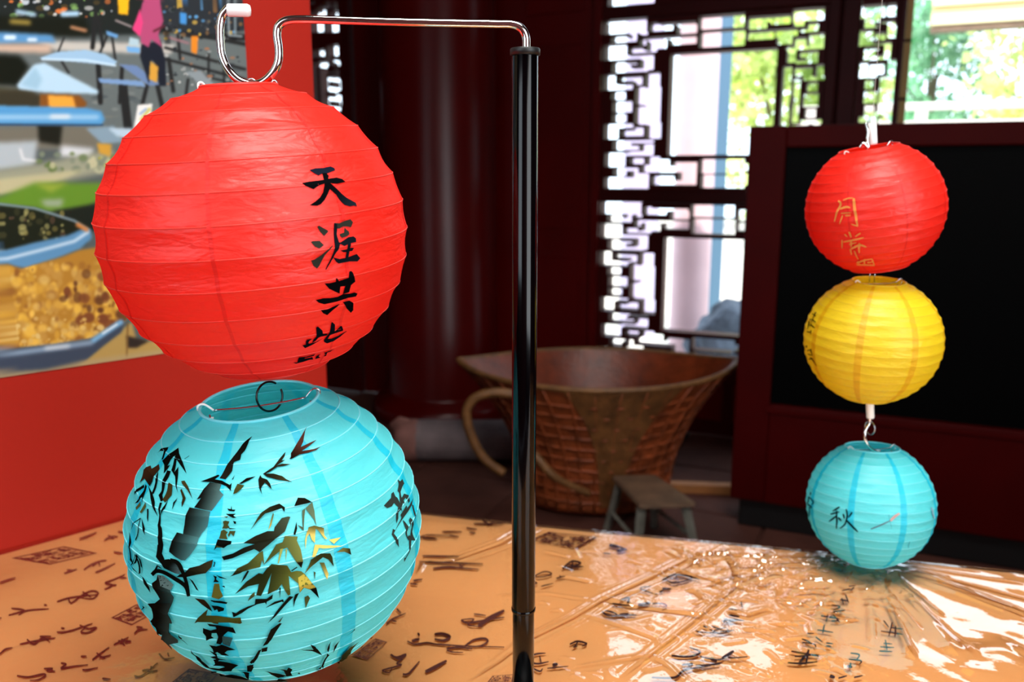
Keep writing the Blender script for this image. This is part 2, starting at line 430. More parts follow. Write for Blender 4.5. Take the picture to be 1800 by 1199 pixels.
# narrow lattice leaf beside the banner
R6 = [(50,0,110,45),(215,10,275,85),(300,0,350,100),(60,115,120,175),(115,85,225,175),(150,50,190,90),(245,110,350,180),(60,175,200,335),(215,180,355,335),
      (75,520,215,575),(75,570,125,610),(130,570,215,615),(230,470,360,590),(230,590,290,640),(270,630,370,690),(320,600,370,640),
      (80,650,250,700),(80,700,125,755),(155,700,240,790),(250,735,305,795),(315,705,370,845),(205,810,370,850),(205,850,255,960),(285,855,380,960),(255,930,380,960),
      (90,815,145,1300),(180,980,235,1300),(250,995,355,1060),(300,1060,380,1110),(335,1125,380,1160)]
o6 = [to_sz((535+a/6, b/6, 535+c/6, d/6)) for a, b, c, d in R6]
W6b = whit(600, 60)[0]; W6a = W6b-.32; z6 = whit(575, 165)[1]
hw = whit(540, 60)[0]
o6 += [[2*hw-c, b, 2*hw-a, d] for a, b, c, d in o6]
zlo = z6-.62; zr0, zr1 = whit(570, 75)[1], whit(570, 58)[1]
o6 += [[a, 2*z6-d, c, 2*z6-b] for a, b, c, d in o6 if b < 2*z6-zlo and d < zr0]
z6t = whit(575, -60)[1]
window('window_6', W6a, zlo, W6b, z6t, o6)
sbox('wall_back', W6a-.0, W6b, 0, .06, 0, zlo, M['lacquer_dark']); sbox('wall_back', W6a, W6b, 0, .06, z6t, H, M['lacquer_dark'])
sbox('wall_back', S_L, W6a, 0, .08, 0, H, M['lacquer_dark'])
# dark jamb, red door leaf, column, red door leaf
j0, j1 = W6b, whit(617, 100)[0]
trim(j0, j1, -.01, .10, 0, H); 
c0, c1 = whit(703, 300)[0], whit(903, 300)[0]
sbox('door_1', j1+.006, (c0+c1)/2, .02, .07, 0, H, M['lacquer'], bevel=.003)
sbox('door_2', (c0+c1)/2, sL, -.0, .06, 0, H, M['lacquer'], bevel=.003)
for a, b in ((0.02, .9), (.98, 2.0), (2.08, 3.3)):
    trim(whit(925, 300)[0], sL-.06, -.008, .0, a+.08, b, m='lacquer', bevel=.003)
pc = wpt((c0+c1)/2, -.18, 0); 
dpt = (pc-CAM).dot(Vector((0, CP, 0))); rad = 100/F_PX*pc.length*.985*.99
col = lathe('column', [(rad*1.25, 0), (rad*1.3, .05), (rad*1.25, .1), (rad*1.02, .13), (rad, .15), (rad*.985, H)], M['lacquer'], None, 64, (pc.x, pc.y, 0))
tag(col, kind='structure'); col.name = 'trim_40'
for s_ in (-1,):
    e = wpt(c0-.005, -.02, 0); l = lathe('trim_41', [(.022, 0), (.022, H)], M['lacquer'], None, 24, (e.x, e.y, 0)); tag(l, kind='structure')

# ------------------------------------------------------------------ outside
g = sbox('courtyard_ground', -6, 14, .12, 16, -.3, -.2, M['out_ground'], structure=False)
tag(g, kind='structure'); g.name = 'floor_outside'
def post(name, u0, u1, Y, m, label, cat, round_=True, z0=-.2, z1=3.6, v=180):
    a, b = at_y(u0, v, Y), at_y(u1, v, Y); c = (a+b)/2; r = (b-a).length/2
    if round_:
        root = thing(name, label, cat, (c.x, c.y, z0))
        lathe('shaft', [(r, .12), (r, z1-z0)], M[m], root, 40)
        lathe('base', [(0, 0), (r*1.3, 0), (r*1.35, .06), (r*1.15, .12), (r, .13)], M['out_white'], root, 40)
    else:
        root = thing(name, label, cat, (c.x, c.y, z0))
        box('shaft', (0, 0, (z1-z0)/2), (2*r, 2*r, z1-z0), M[m], root, bevel=.006)
        box('foot', (0, 0, .05), (2*r*1.25, 2*r*1.25, .1), M[m], root, bevel=.006)
    return root
post('column', 1192, 1261, 6.3, 'out_red', 'pink-red round column outside, in the big pane of the lattice window', 'column')
post('column', 1098, 1164, 7.4, 'out_lilac', 'pale lilac round column outside, behind the left side of the lattice window', 'column')
post('post', 1261, 1281, 8.2, 'out_blue', 'grey-blue square post outside, just right of the pink-red column', 'post', False)
pw = thing('garden_wall', 'low white wall outside behind the dark rock', 'wall', wpt(1.0, 5.1, -.2), (0, 0, -ANG))
box('wall_body', (0, 0, .5), (6.0, .2, 1.0), M['out_white'], pw); box('coping', (0, 0, 1.03), (6.0, .28, .06), M['out_white'], pw, bevel=.01)
bm = bmesh.new(); bmesh.ops.create_icosphere(bm, subdivisions=4, radius=.27)
for v_ in bm.verts:
    v_.co *= 1+.45*noise.noise(v_.co*4)+.2*noise.noise(v_.co*11)
    v_.co.z *= .95; v_.co.x *= 1.2
topz = at_y(1290, 518, 5.6).z; zs_ = (topz+.2)/.54
for v_ in bm.verts: v_.co.z *= zs_
rk = bmobj('garden_rock', bm, M['rock']); p = at_y(1290, 575, 5.6); rk.location = (p.x+.06, p.y, (topz-.2)/2-.05)
tag(rk, 'tall dark grey-blue rock outside the lower lattice panel', 'rock')
def tree(label, cx, cy, cz, R, n, m, group='trees in the courtyard', size=(.07, .15)):
    t = thing('tree', label, 'tree', (cx, cy, -.2), group=group)
    rr = random.Random(int(cx*1000)); V, Fc = [], []
    blobs = [(Vector((rr.uniform(-1, 1)*R[0], rr.uniform(-1, 1)*R[1], rr.uniform(-1, 1)*R[2])), rr.uniform(.16, .34)) for _ in range(46)]
    for i in range(n):
        b, rb = rr.choice(blobs)
        c = b + Vector((rr.gauss(0, 1), rr.gauss(0, 1), rr.gauss(0, .8)))*rb*.6 + Vector((0, 0, cz+.2))
        a = Vector((rr.gauss(0, 1), rr.gauss(0, 1), rr.gauss(0, 1))).normalized(); bb = a.orthogonal().normalized(); bb = Matrix.Rotation(rr.uniform(0, 6.3), 3, a) @ bb
        l = rr.uniform(*size); k = len(V); w2 = a.cross(bb)*l*.35
        V += [c-bb*l/2, c+w2, c+bb*l/2, c-w2]; Fc.append((k, k+1, k+2, k+3))
    f = mesh('foliage', V, Fc, m, t); f['kind'] = 'stuff'
    pts = [(0, 0, 0), (.03, 0, .6), (-.04, .02, 1.2), (.05, 0, cz+.2)]
    tube('trunk', catmull(pts, 4), [.08-.05*i/12 for i in range(13)], M['trunk'], t, 8)
    for _ in range(5):
        b, _r = rr.choice(blobs); tube('branch', [(0, 0, cz-.6), (b.x*.5, b.y*.5, cz-.1+b.z*.4), (b.x, b.y, cz+.2+b.z)], [.03, .02, .01], M['trunk'], t, 6)
p = at_y(1385, 170, 9.2); tree('yellow-green tree outside the upper lattice panel, right of the grey-blue post', p.x, p.y, p.z, (.75, .7, 1.2), 3900, M['leaf'])
p = at_y(1640, 130, 11.6); tree('blue-green tree outside, left half of the open window', p.x, p.y, p.z, (.55, .6, 1.1), 3000, M['leaf_dark'])
p = at_y(1790, 120, 9.8); p.x += .75; tree('yellow-green tree outside, under the cream eave at the right', p.x, p.y, p.z-.1, (.95, .6, .55), 3600, M['leaf'])
ev = thing('pavilion_roof', 'cream eave of a pavilion outside, top right of the open window', 'roof', tuple(at_y(1760, 20, 8.5)), (0, 0, -ANG))
for k, (v0, v1, dy) in enumerate(((-30, 8, 0), (8, 20, .06), (20, 42, .0))):
    z0 = at_y(1700, v1, 8.5).z - ev.location.z; z1 = at_y(1700, v0, 8.5).z - ev.location.z
    box(('roof_board', 'eave_rafter', 'fascia')[k], (.35, dy, (z0+z1)/2), (1.9, .25, z1-z0-.01), M['out_cream'], ev, bevel=.01)
box('soffit_line', (.35, -.02, z0-.03), (1.9, .2, .035), M['wood'], ev)
rl = thing('railing', 'white balustrade outside along the bottom of the open window', 'railing', wpt(s5+.9, 2.6, -.2), (0, 0, -ANG))
za = at_y(1700, 174, 5.6).z+.2
for zz, hh, mm in ((za, .05, 'out_white'), (za-.14, .03, 'out_white'), (.12, .05, 'out_white')): box('rail', (0, 0, zz), (3.2, .09, hh), M[mm], rl, bevel=.006)
box('panel', (0, 0, za/2-.0), (3.2, .04, za-.2), M['out_white'], rl)
for k in range(5): box('baluster', (-1.5+k*.75, 0, za/2), (.08, .08, za), M['out_white'], rl, bevel=.005)

# ------------------------------------------------------------------ framed display cabinet
kb = at_z(1280, 926, 0); kq = kb - O0; ks, kt = WD.dot(kq), WT.dot(kq)
def khit(u, v):
    d = ray(u, v); k = (WT.dot(kb) )/WT.dot(d); p = CAM + d*k; q = p-kb; return WD.dot(q), p.z
kx0, kz1 = khit(1316, 222)[0], khit(1316, 222)[1]; KW = 1.22
ix0, iz1 = khit(1381, 262)[0], khit(1500, 258)[1]; iz0 = khit(1352, 712)[1]
K = thing('display_cabinet', 'dark red standing cabinet with a black glass screen, behind the right lantern string', 'cabinet', tuple(kb), (0, 0, -ANG))
def kbox(n, x0, x1, y0, y1, z0, z1, m, bevel=.006): return box(n, ((x0+x1)/2, (y0+y1)/2, (z0+z1)/2), (x1-x0, y1-y0, z1-z0), M[m], K, bevel=bevel)
kbox('side_stile', 0, ix0, 0, .26, .12, kz1, 'kiosk'); kbox('side_stile', KW-ix0, KW, 0, .26, .12, kz1, 'kiosk')
kbox('top_rail', ix0, KW-ix0, 0, .26, iz1, kz1, 'kiosk'); kbox('lower_panel', ix0, KW-ix0, .0, .26, .12, iz0, 'kiosk')
kbox('screen', ix0-.005, KW-ix0+.005, .03, .05, iz0-.005, iz1+.005, 'screen', 0); kbox('back_panel', ix0, KW-ix0, .2, .255, iz0, iz1, 'kiosk', 0)
kbox('plinth', .03, KW-.03, .04, .22, 0, .12, 'blackplastic')
kbox('moulding', ix0-.012, KW-ix0+.012, -.008, .0, iz0-.03, iz0-.01, 'kiosk', .002)

# ------------------------------------------------------------------ wicker basket
M['gusset'] = mat('woven_gusset', (112, 70, 34), .5, noise_amt=.45, nscale=18, bump=.8, bscale=90)
B = thing('wicker_basket', 'huge old woven basket with flared boat-shaped rim behind the black pole', 'basket')
yc_ = 3.35; pc0 = at_y(1050, 635, yc_); bz = pc0.z
xl, xr = at_y(806, 638, yc_).x, at_y(1298, 640, yc_).x
B.location = ((xl+xr)/2, yc_, 0)
hx = (xr-xl)/2; zr = at_y(1050, 640, yc_).z
def bsec(f, a, shrink=0):
    """f 0 base..1 rim"""
    wx = (.30 + (hx-.30)*(f**2.2)) - shrink; wy = (.20+.17*f**1.6) - shrink
    ca, sa = math.cos(a), math.sin(a)
    e = 1.0 + .55*f
    x = math.copysign(abs(ca)**(1.0), ca)*wx; y = math.copysign(abs(sa)**e, sa)*wy
    z = .02 + (zr-.02)*f - .02*f*abs(sa) + .015*f*abs(ca)**8
    return Vector((x, y, z))
NA, NF = 96, 22
V = [bsec(j/NF, 2*math.pi*i/NA) for j in range(NF+1) for i in range(NA)]
Fc = [(j*NA+i, j*NA+(i+1) % NA, (j+1)*NA+(i+1) % NA, (j+1)*NA+i) for j in range(NF) for i in range(NA)] + [tuple(range(NA))[::-1]]
mesh('basket_wall', V, Fc, M['wicker'], B, True)
V = [bsec(j/NF, 2*math.pi*i/NA, .014)+Vector((0, 0, .004)) for j in range(1, NF+1) for i in range(NA)]
Fc = [(j*NA+(i+1) % NA, j*NA+i, (j+1)*NA+i, (j+1)*NA+(i+1) % NA) for j in range(NF-1) for i in range(NA)] + [tuple(range(NA))]
mesh('basket_lining', V, Fc, M['wicker_in'], B, True)
tube('basket_rim', [bsec(1, 2*math.pi*i/NA)+Vector((0, 0, .004)) for i in range(NA)], .011, M['wicker_light'], B, 8, True)
V, Fc = [], []
for j in range(13):
    f = .06+.93*j/12; hw_ = .14+.28*f**2
    for i in range(9):
        a = -math.pi/2+.12+(i/8-.5)*2*hw_; V.append(bsec(f, a)+Vector((math.cos(a), math.sin(a), 0))*.009)
for j in range(12):
    for i in range(8): Fc.append((j*9+i, j*9+i+1, (j+1)*9+i+1, (j+1)*9+i))
mesh('front_gusset', V, Fc, M['gusset'], B, True)['label'] = 'ochre woven gusset'
for i in range(36):
    a = 2*math.pi*(i+.5)/36
    tube('stave', [bsec(f/8, a)+Vector((math.cos(a), math.sin(a), 0))*.004 for f in range(0, 9)], .005, M['wicker'], B, 5)
for k in range(1, 11):
    f = k/11.5; tube('woven_band', [bsec(f, 2*math.pi*i/64)+Vector((math.cos(2*math.pi*i/64), math.sin(2*math.pi*i/64), 0))*(.006 if (i+k) % 2 else -.001) for i in range(64)], .006, M['wicker'], B, 5, True)
hp = [(905, 694), (870, 690), (835, 700), (820, 725), (828, 765), (850, 805), (885, 832)]
def yb(u, v, Y): q = at_y(u, v, Y); return (q.x, q.y, q.z)
hd = tube('bent_handle', catmull([yb(u, v, 3.0) for u, v in hp], 6), .018, M['wicker_light'], None, 10)
hd2 = tube('bent_handle', catmull([yb(915, 782, 3.02), yb(940, 800, 2.98), yb(975, 838, 2.96), yb(1035, 868, 3.0)], 6), [.016]*13+[.014]*6, M['wicker_light'], None, 10)
for h_ in (hd, hd2): h_.parent = B; h_.matrix_parent_inverse = Matrix.Translation(-Vector(B.location))

# ------------------------------------------------------------------ little stool
SZ = .225
c4 = [at_z(1076, 836, SZ), at_z(1152, 833, SZ), at_z(1223, 882, SZ), at_z(1124, 886, SZ)]
cc = sum(c4, Vector())/4
ST = thing('wooden_stool', 'small worn wooden stool in front of the wicker basket', 'stool', (cc.x, cc.y, 0))
V = [q-Vector((cc.x, cc.y, 0)) for q in c4] + [q-Vector((cc.x, cc.y, .022)) for q in c4]
bm = bmesh.new(); vs = [bm.verts.new(v) for v in V]
for f in ((3,2,1,0), (4,5,6,7), (0,1,5,4), (1,2,6,5), (2,3,7,6), (3,0,4,7)): bm.faces.new([vs[i] for i in f])
bmesh.ops.bevel(bm, geom=bm.edges[:], offset=.005, segments=2, affect='EDGES'); bmobj('seat', bm, M['wood'], ST)
for i, q in enumerate(c4):
    q0 = (q-Vector((cc.x, cc.y, 0)))*1.0; ins = Vector((q0.x*.78, q0.y*.78, SZ-.02)); ft = Vector((q0.x*1.12, q0.y*1.08, 0))
    V_, F_ = tube_geo([ins, ft], [.017, .014], 4); mesh('leg', V_, F_, M['wood_grey'], ST)
q = [(k-Vector((cc.x, cc.y, 0))) for k in c4]
def st_(a, b, z): 
    k = lambda p, z: Vector((p.x*(.78+.34*(1-z/SZ)), p.y*(.78+.3*(1-z/SZ)), z))
    V_, F_ = tube_geo([k(a, z), k(b, z)], .009, 4); mesh('stretcher', V_, F_, M['wood_grey'], ST)
st_(q[0], q[3], .08); st_(q[1], q[2], .09)

# ------------------------------------------------------------------ stone roller
rr_ = .098; a = at_y(692, 778, 3.86); RO = thing('stone_roller', 'grey-brown cylindrical roller lying on the floor left of the basket', 'roller', (a.x+.03, 3.86, rr_))
prof = [(0, -.0), (rr_*.8, 0), (rr_*.96, .012), (rr_, .05), (rr_, .9), (rr_*.9, .93), (0, .93)]
V, Fc = [], []
for (r_, x_) in prof:
    for k in range(40):
        t_ = 2*math.pi*k/40; w_ = 1+.012*math.sin(t_*10); V.append((x_, r_*w_*math.cos(t_), r_*w_*math.sin(t_)))
for i in range(len(prof)-1):
    for k in range(40): Fc.append((i*40+k, (i+1)*40+k, (i+1)*40+(k+1) % 40, i*40+(k+1) % 40))
mesh('roller_body', V, Fc, M['stone'], RO, True)
V2, F2 = [], []
o_ = lathe('end_collar', [(rr_*.5, 0), (rr_*1.02, .0), (rr_*1.06, .03), (rr_*1.04, .09), (rr_*.99, .1)], M['stone_pink'], RO, 36); o_.rotation_euler = (0, math.pi/2, 0); o_.location = (-.012, 0, 0)
tube('axle_stub', [(-.03, 0, .06), (.01, 0, .085), (.05, .0, .085)], [.03, .034, .02], M['stone_pink'], RO, 10)
pk = at_z(1247, 884, 0); q_ = thing('floor_plank', 'short tan plank lying on the floor left of the cabinet foot', 'plank', (pk.x, pk.y+.12, 0), (0, 0, -.1))
box('board', (0, 0, .02), (.34, .05, .04), M['tan'], q_, bevel=.003); box('batten', (0, .03, .01), (.3, .02, .02), M['tan'], q_)
# ------------------------------------------------------------------ banner standing at 45 degrees on the left
TZ = .76
b0, b1 = at_z(0, 972, TZ), at_z(222, 911, TZ)
BD = (b1-b0); BD.z = 0; BD.normalize(); BN = Vector((BD.y, -BD.x, 0))      # along, and facing the room
def bhit(u, v):
    d = ray(u, v); k = (b0-CAM).dot(BN)/BN.dot(d); p = CAM+d*k; return (p-b0).dot(BD), p.z
bx1 = bhit(546, 0)[0]; bx0 = -1.15; px1 = bhit(426, 0)[0]; pz0 = bhit(140, 643)[1]
bang = math.atan2(BD.y, BD.x)
BA = thing('exhibition_banner', 'tall red banner wall with a street-food photograph, left of the table', 'banner', (b0.x, b0.y, 0), (0, 0, bang))
BH = 2.35
box('banner_panel', ((bx0+bx1)/2, .03, BH/2), (bx1-bx0, .06, BH), M['banner'], BA, bevel=.004)
box('foot', ((bx0+bx1)/2, .03, .02), (bx1-bx0+.02, .16, .04), M['blackplastic'], BA, bevel=.004)

def paint_print():
    W_, H_ = 470, 700
    img = np.zeros((H_, W_, 3)); rs = np.random.RandomState(5)
    img[:] = (84, 92, 92)
    yy, xx = np.mgrid[0:H_, 0:W_].astype(float)
    def blur(a, r):
        r = int(r)
        if r < 1: return a
        for ax in (0, 1):
            for _ in range(2):
                pad = [(0, 0)]*a.ndim; pad[ax] = (r, r); b = np.pad(a, pad, mode='edge'); c = np.cumsum(b, axis=ax)
                z = np.zeros_like(np.take(c, [0], axis=ax)); c = np.concatenate([z, c], axis=ax); n = 2*r+1
                a = (np.take(c, range(n, c.shape[ax]), axis=ax)-np.take(c, range(0, c.shape[ax]-n), axis=ax))/n
        return a
    def mask(pts, ox=0, oy=0):
        m = np.zeros((H_, W_), bool); n = len(pts)
        for i in range(n):
            x0, y0 = pts[i]; x1, y1 = pts[(i+1) % n]
            if y0 == y1: continue
            c = ((yy+.5 < y0) != (yy+.5 < y1)) & (xx+.5 < (x1-x0)*(yy+.5-y0)/(y1-y0)+x0); m ^= c
        return m.astype(float)
    def comp(m, col, a=1.0):
        img[:] = img*(1-m[..., None]*a) + np.array(col)*m[..., None]*a
    def P(pts, col, b=2, a=1): comp(blur(mask(pts), b), col, a)
    def L(pts, w_, col, b=1, a=1):
        m = np.zeros((H_, W_))
        for (x0, y0), (x1, y1) in zip(pts, pts[1:]):
            dx, dy = x1-x0, y1-y0; t = np.clip(((xx-x0)*dx+(yy-y0)*dy)/(dx*dx+dy*dy+1e-6), 0, 1)
            m = np.maximum(m, np.clip(w_/2+.5-np.hypot(xx-x0-t*dx, yy-y0-t*dy), 0, 1))
        comp(blur(m, b), col, a)
    def blobs(x0, y0, x1, y1, n, cols, r0, r1, b=1, region=None, flat=1.0):
        for _ in range(n):
            cx, cy, r = rs.uniform(x0, x1), rs.uniform(y0, y1), rs.uniform(r0, r1)
            ya, yb_, xa, xb = int(max(0, cy-r*2)), int(min(H_, cy+r*2+1)), int(max(0, cx-r*2)), int(min(W_, cx+r*2+1))
            if ya >= yb_ or xa >= xb: continue
            sx = rs.uniform(.6, 1.4); d = np.hypot((xx[ya:yb_, xa:xb]-cx)/sx, (yy[ya:yb_, xa:xb]-cy)/flat)
            m = np.clip((r-d)/b, 0, 1)*rs.uniform(.5, 1)
            if region is not None: m = m*region[ya:yb_, xa:xb]
            img[ya:yb_, xa:xb] = img[ya:yb_, xa:xb]*(1-m[..., None])+np.array(cols[rs.randint(len(cols))])*m[..., None]
    P([(-9, -9), (480, -9), (480, 62), (-9, 62)], (36, 40, 38), 3)
    blobs(0, 0, 200, 30, 60, [(205, 215, 225), (225, 120, 60), (120, 160, 90), (70, 60, 40), (235, 235, 230), (40, 45, 35)], 2, 8, 2, None, .7)
    P([(-9, 28), (150, 32), (160, 66), (-9, 60)], (28, 30, 24), 4)
    L([(110, 25), (135, 24)], 9, (165, 200, 225), 2); L([(30, 20), (60, 26)], 7, (150, 180, 200), 2); L([(125, 48), (150, 54)], 5, (200, 140, 100), 2); L([(20, 38), (50, 40)], 8, (150, 130, 60), 3)
    P([(-9, 88), (95, 75), (420, 50), (470, 60), (470, 260), (-9, 262)], (98, 106, 106), 3)
    blobs(150, 120, 430, 235, 90, [(120, 126, 124), (80, 88, 90), (108, 112, 108)], 4, 16, 5, None, .35)
    P([(60, 72), (310, 78), (300, 96), (100, 90)], (186, 182, 174), 3)
    P([(-9, 56), (92, 62), (98, 76), (-9, 78)], (86, 140, 188), 3); L([(10, 66), (24, 66)], 8, (215, 230, 240), 2); L([(50, 70), (62, 70)], 6, (215, 230, 240), 2)
    P([(-9, 78), (90, 78), (90, 94), (-9, 92)], (196, 168, 148), 4)
    P([(-9, 95), (35, 98), (52, 118), (30, 152), (-9, 150)], (26, 28, 22), 4)
    P([(-9, 152), (60, 160), (70, 190), (-9, 188)], (70, 66, 50), 4)
    # benches, legs, people
    for pts, w_ in (([(112, 66), (100, 96)], 3), ([(168, 20), (162, 84)], 8), ([(172, 30), (180, 80)], 6), ([(188, 62), (174, 96)], 4), ([(196, 62), (202, 104)], 4), ([(172, 112), (176, 180)], 9), ([(108, 108), (120, 128)], 4),
                    ([(214, 120), (210, 180)], 7), ([(216, 152), (224, 222)], 15), ([(258, 150), (250, 182)], 7), ([(276, 150), (288, 202)], 8), ([(330, 140), (324, 182)], 5), ([(352, 150), (358, 178)], 5), ([(296, 105), (304, 160)], 7),
                    ([(290, 84), (430, 122)], 5), ([(290, 104), (430, 140)], 5), ([(340, 130), (425, 150)], 4), ([(312, 62), (316, 104)], 5), ([(366, 96), (366, 130)], 4), ([(392, 100), (394, 160)], 4), ([(290, 50), (430, 78)], 7), ([(288, 20), (330, 60), (430, 66)], 12)):
        L(pts, w_, (40, 40, 40), 1)
    P([(282, 0), (430, 0), (430, 55), (350, 62), (285, 48)], (46, 50, 54), 2)
    blobs(285, 0, 425, 70, 110, [(200, 205, 205), (90, 150, 200), (210, 170, 70), (40, 45, 45), (30, 30, 32), (120, 90, 60), (70, 75, 78)], 1.2, 5, 1.2)
    blobs(290, 85, 425, 150, 50, [(180, 182, 178), (50, 54, 58), (40, 44, 48), (160, 110, 80)], 1.5, 5, 1.2, None, .6)
    L([(400, 8), (402, 62), (424, 64)], 3, (150, 165, 170), 1); L([(412, 8), (413, 60)], 3, (140, 155, 160), 1)
    P([(68, 103), (100, 92), (150, 88), (185, 96), (206, 109), (200, 116), (140, 110)], (150, 184, 212), 1); L([(74, 104), (150, 106), (202, 115)], 4, (190, 215, 232), 1)
    P([(208, 113), (240, 116), (284, 150), (262, 151)], (104, 128, 168), 1); P([(172, 138), (250, 143), (256, 153), (176, 146)], (118, 150, 192), 1)
    P([(186, 54), (208, 62), (206, 68), (188, 62)], (98, 150, 200), 1); P([(222, 82), (246, 84), (246, 94), (224, 92)], (110, 165, 215), 1)
    P([(228, 66), (244, 70), (244, 82), (226, 80)], (170, 195, 205), 1); P([(316, 22), (328, 24), (328, 44), (316, 42)], (70, 140, 205), 1)
    P([(207, -5), (227, -5), (225, 27), (208, 25)], (240, 176, 34), 1); P([(336, 64), (348, 64), (346, 96), (336, 92)], (226, 132, 42), 1)
    L([(203, 36), (230, 47)], 3, (165, 150, 150)); L([(296, 66), (330, 76)], 4, (150, 110, 115))
    P([(248, 78), (282, 72), (291, 108), (292, 152), (280, 152), (272, 112), (266, 105), (262, 150), (252, 118), (246, 100)], (34, 37, 46), 1)
    P([(264, 108), (278, 118), (276, 146), (262, 140)], (205, 152, 62), 1)
    P([(232, 50), (246, 28), (250, 6), (258, -5), (280, -5), (287, 38), (278, 62), (285, 84), (266, 70), (261, 84), (248, 76), (246, 62)], (172, 74, 112), 1)
    P([(233, 52), (246, 16), (251, 40), (246, 66)], (222, 66, 122), 1); L([(270, 55), (288, 46)], 4, (90, 40, 50), 1)
    P([(325, 127), (352, 125), (386, 158), (362, 158)], (132, 142, 146), 1); P([(288, 48), (296, 50), (300, 78), (290, 78)], (20, 20, 20), 1, .5)
    # parasol, box, blue band
    P([(30, 150), (60, 114), (78, 111), (173, 160), (172, 166), (80, 163), (34, 158)], (176, 206, 226), 2); P([(36, 150), (62, 118), (74, 140), (66, 158)], (150, 186, 208), 3)
    P([(-9, 162), (34, 160), (75, 168), (70, 190), (-9, 190)], (58, 54, 42), 3)
    P([(70, 166), (140, 168), (153, 182), (148, 192), (70, 190)], (128, 78, 34), 2); P([(84, 168), (128, 170), (134, 191), (86, 191)], (232, 160, 62), 2)
    P([(-9, 224), (180, 222), (168, 262), (-9, 262)], (112, 108, 96), 4); P([(66, 218), (110, 220), (106, 256), (68, 250)], (34, 34, 28), 3)
    P([(-9, 186), (150, 190), (178, 196), (184, 210), (178, 221), (-9, 219)], (84, 150, 202), 2); L([(-5, 206), (90, 206), (170, 206)], 8, (150, 192, 222), 3); L([(90, 205), (120, 205)], 6, (225, 225, 225), 3); L([(0, 219), (180, 220)], 3, (40, 66, 98), 1)
    P([(150, 226), (200, 222), (216, 250), (180, 254)], (128, 152, 168), 2); P([(190, 226), (232, 226), (234, 248), (206, 240)], (176, 198, 214), 2)
    P([(242, 185), (268, 183), (262, 225), (232, 242)], (224, 224, 220), 1); L([(248, 210), (262, 192)], 6, (200, 190, 110), 1); L([(246, 200), (256, 192)], 4, (140, 165, 200), 1)
    P([(-9, 252), (66, 248), (60, 292), (-9, 302)], (172, 182, 188), 4); P([(108, 256), (166, 262), (158, 280), (104, 276)], (206, 210, 214), 4); L([(35, 262), (40, 280), (70, 284)], 3, (235, 235, 235), 2)
    P([(-9, 300), (60, 290), (200, 262), (205, 300), (60, 330), (-9, 342)], (150, 152, 130), 5)
    blobs(60, 270, 200, 300, 30, [(190, 186, 150), (120, 130, 110), (90, 110, 60)], 4, 12, 5)
    P([(170, 252), (196, 254), (194, 276), (174, 270)], (198, 150, 60), 2); blobs(170, 275, 215, 300, 10, [(180, 180, 110), (150, 150, 70)], 3, 7, 2)
    P([(-9, 316), (150, 298), (120, 312), (50, 336), (-9, 344)], (184, 178, 140), 3)
    P([(-9, 350), (60, 322), (185, 322), (180, 350), (150, 370), (70, 376), (-9, 360)], (98, 138, 46), 4); P([(70, 352), (112, 350), (108, 364), (80, 364)], (150, 165, 140), 4); P([(60, 324), (120, 322), (90, 340)], (140, 160, 60), 4)
    P([(90, 372), (180, 356), (190, 400), (150, 410), (120, 388)], (34, 38, 32), 3)
    P([(-9, 360), (60, 366), (140, 390), (158, 410), (150, 430), (80, 430), (-9, 446)], (34, 37, 28), 3)
    blobs(0, 372, 110, 420, 40, [(150, 146, 92), (120, 112, 62), (60, 60, 40), (90, 70, 55)], 3, 9, 3)
    L([(-5, 358), (60, 366), (130, 388), (156, 404)], 4, (120, 140, 150), 1)
    P([(-9, 445), (60, 427), (120, 414), (146, 402), (160, 404), (161, 420), (140, 438), (100, 454), (45, 472), (20, 466), (-9, 455)], (92, 142, 184), 2)
    L([(10, 455), (70, 440), (130, 424), (154, 408)], 5, (200, 222, 238), 2); L([(136, 395), (152, 404)], 7, (205, 130, 70), 2)
    food = mask([(-9, 458), (38, 473), (110, 452), (140, 440), (230, 425), (235, 520), (222, 562), (170, 592), (90, 606), (-9, 617)])
    comp(blur(food, 2), (172, 124, 50))
    blobs(0, 460, 230, 612, 420, [(222, 176, 72), (204, 156, 60), (228, 184, 84), (140, 92, 46), (186, 142, 70), (206, 170, 96)], 4, 12, 6, food)
    blobs(110, 480, 225, 580, 40, [(92, 56, 38), (120, 70, 44)], 4, 13, 4, food)
    blobs(0, 560, 200, 612, 60, [(214, 184, 116), (206, 170, 96)], 2, 6, 2, food)
    P([(130, 648), (150, 634), (182, 606), (232, 566), (240, 600), (320, 600), (330, 640), (130, 660)], (172, 144, 84), 2); P([(222, 590), (262, 600), (240, 612), (224, 612)], (52, 44, 40), 2); L([(224, 570), (222, 636)], 3, (120, 90, 50), 1)
    P([(-9, 616), (90, 606), (160, 598), (206, 566), (217, 564), (214, 584), (182, 608), (150, 634), (80, 652), (-9, 660)], (62, 72, 90), 2)
    L([(0, 624), (90, 612), (160, 602)], 8, (140, 165, 190), 3); L([(80, 612), (120, 608)], 5, (214, 222, 228), 3); L([(164, 598), (212, 566)], 9, (120, 172, 212), 2); L([(180, 586), (205, 570)], 3, (225, 235, 240), 1)
    P([(-9, 656), (80, 650), (150, 634), (400, 600), (400, 700), (-9, 700)], (170, 150, 112), 3, .85)
    return img
IMG = paint_print()
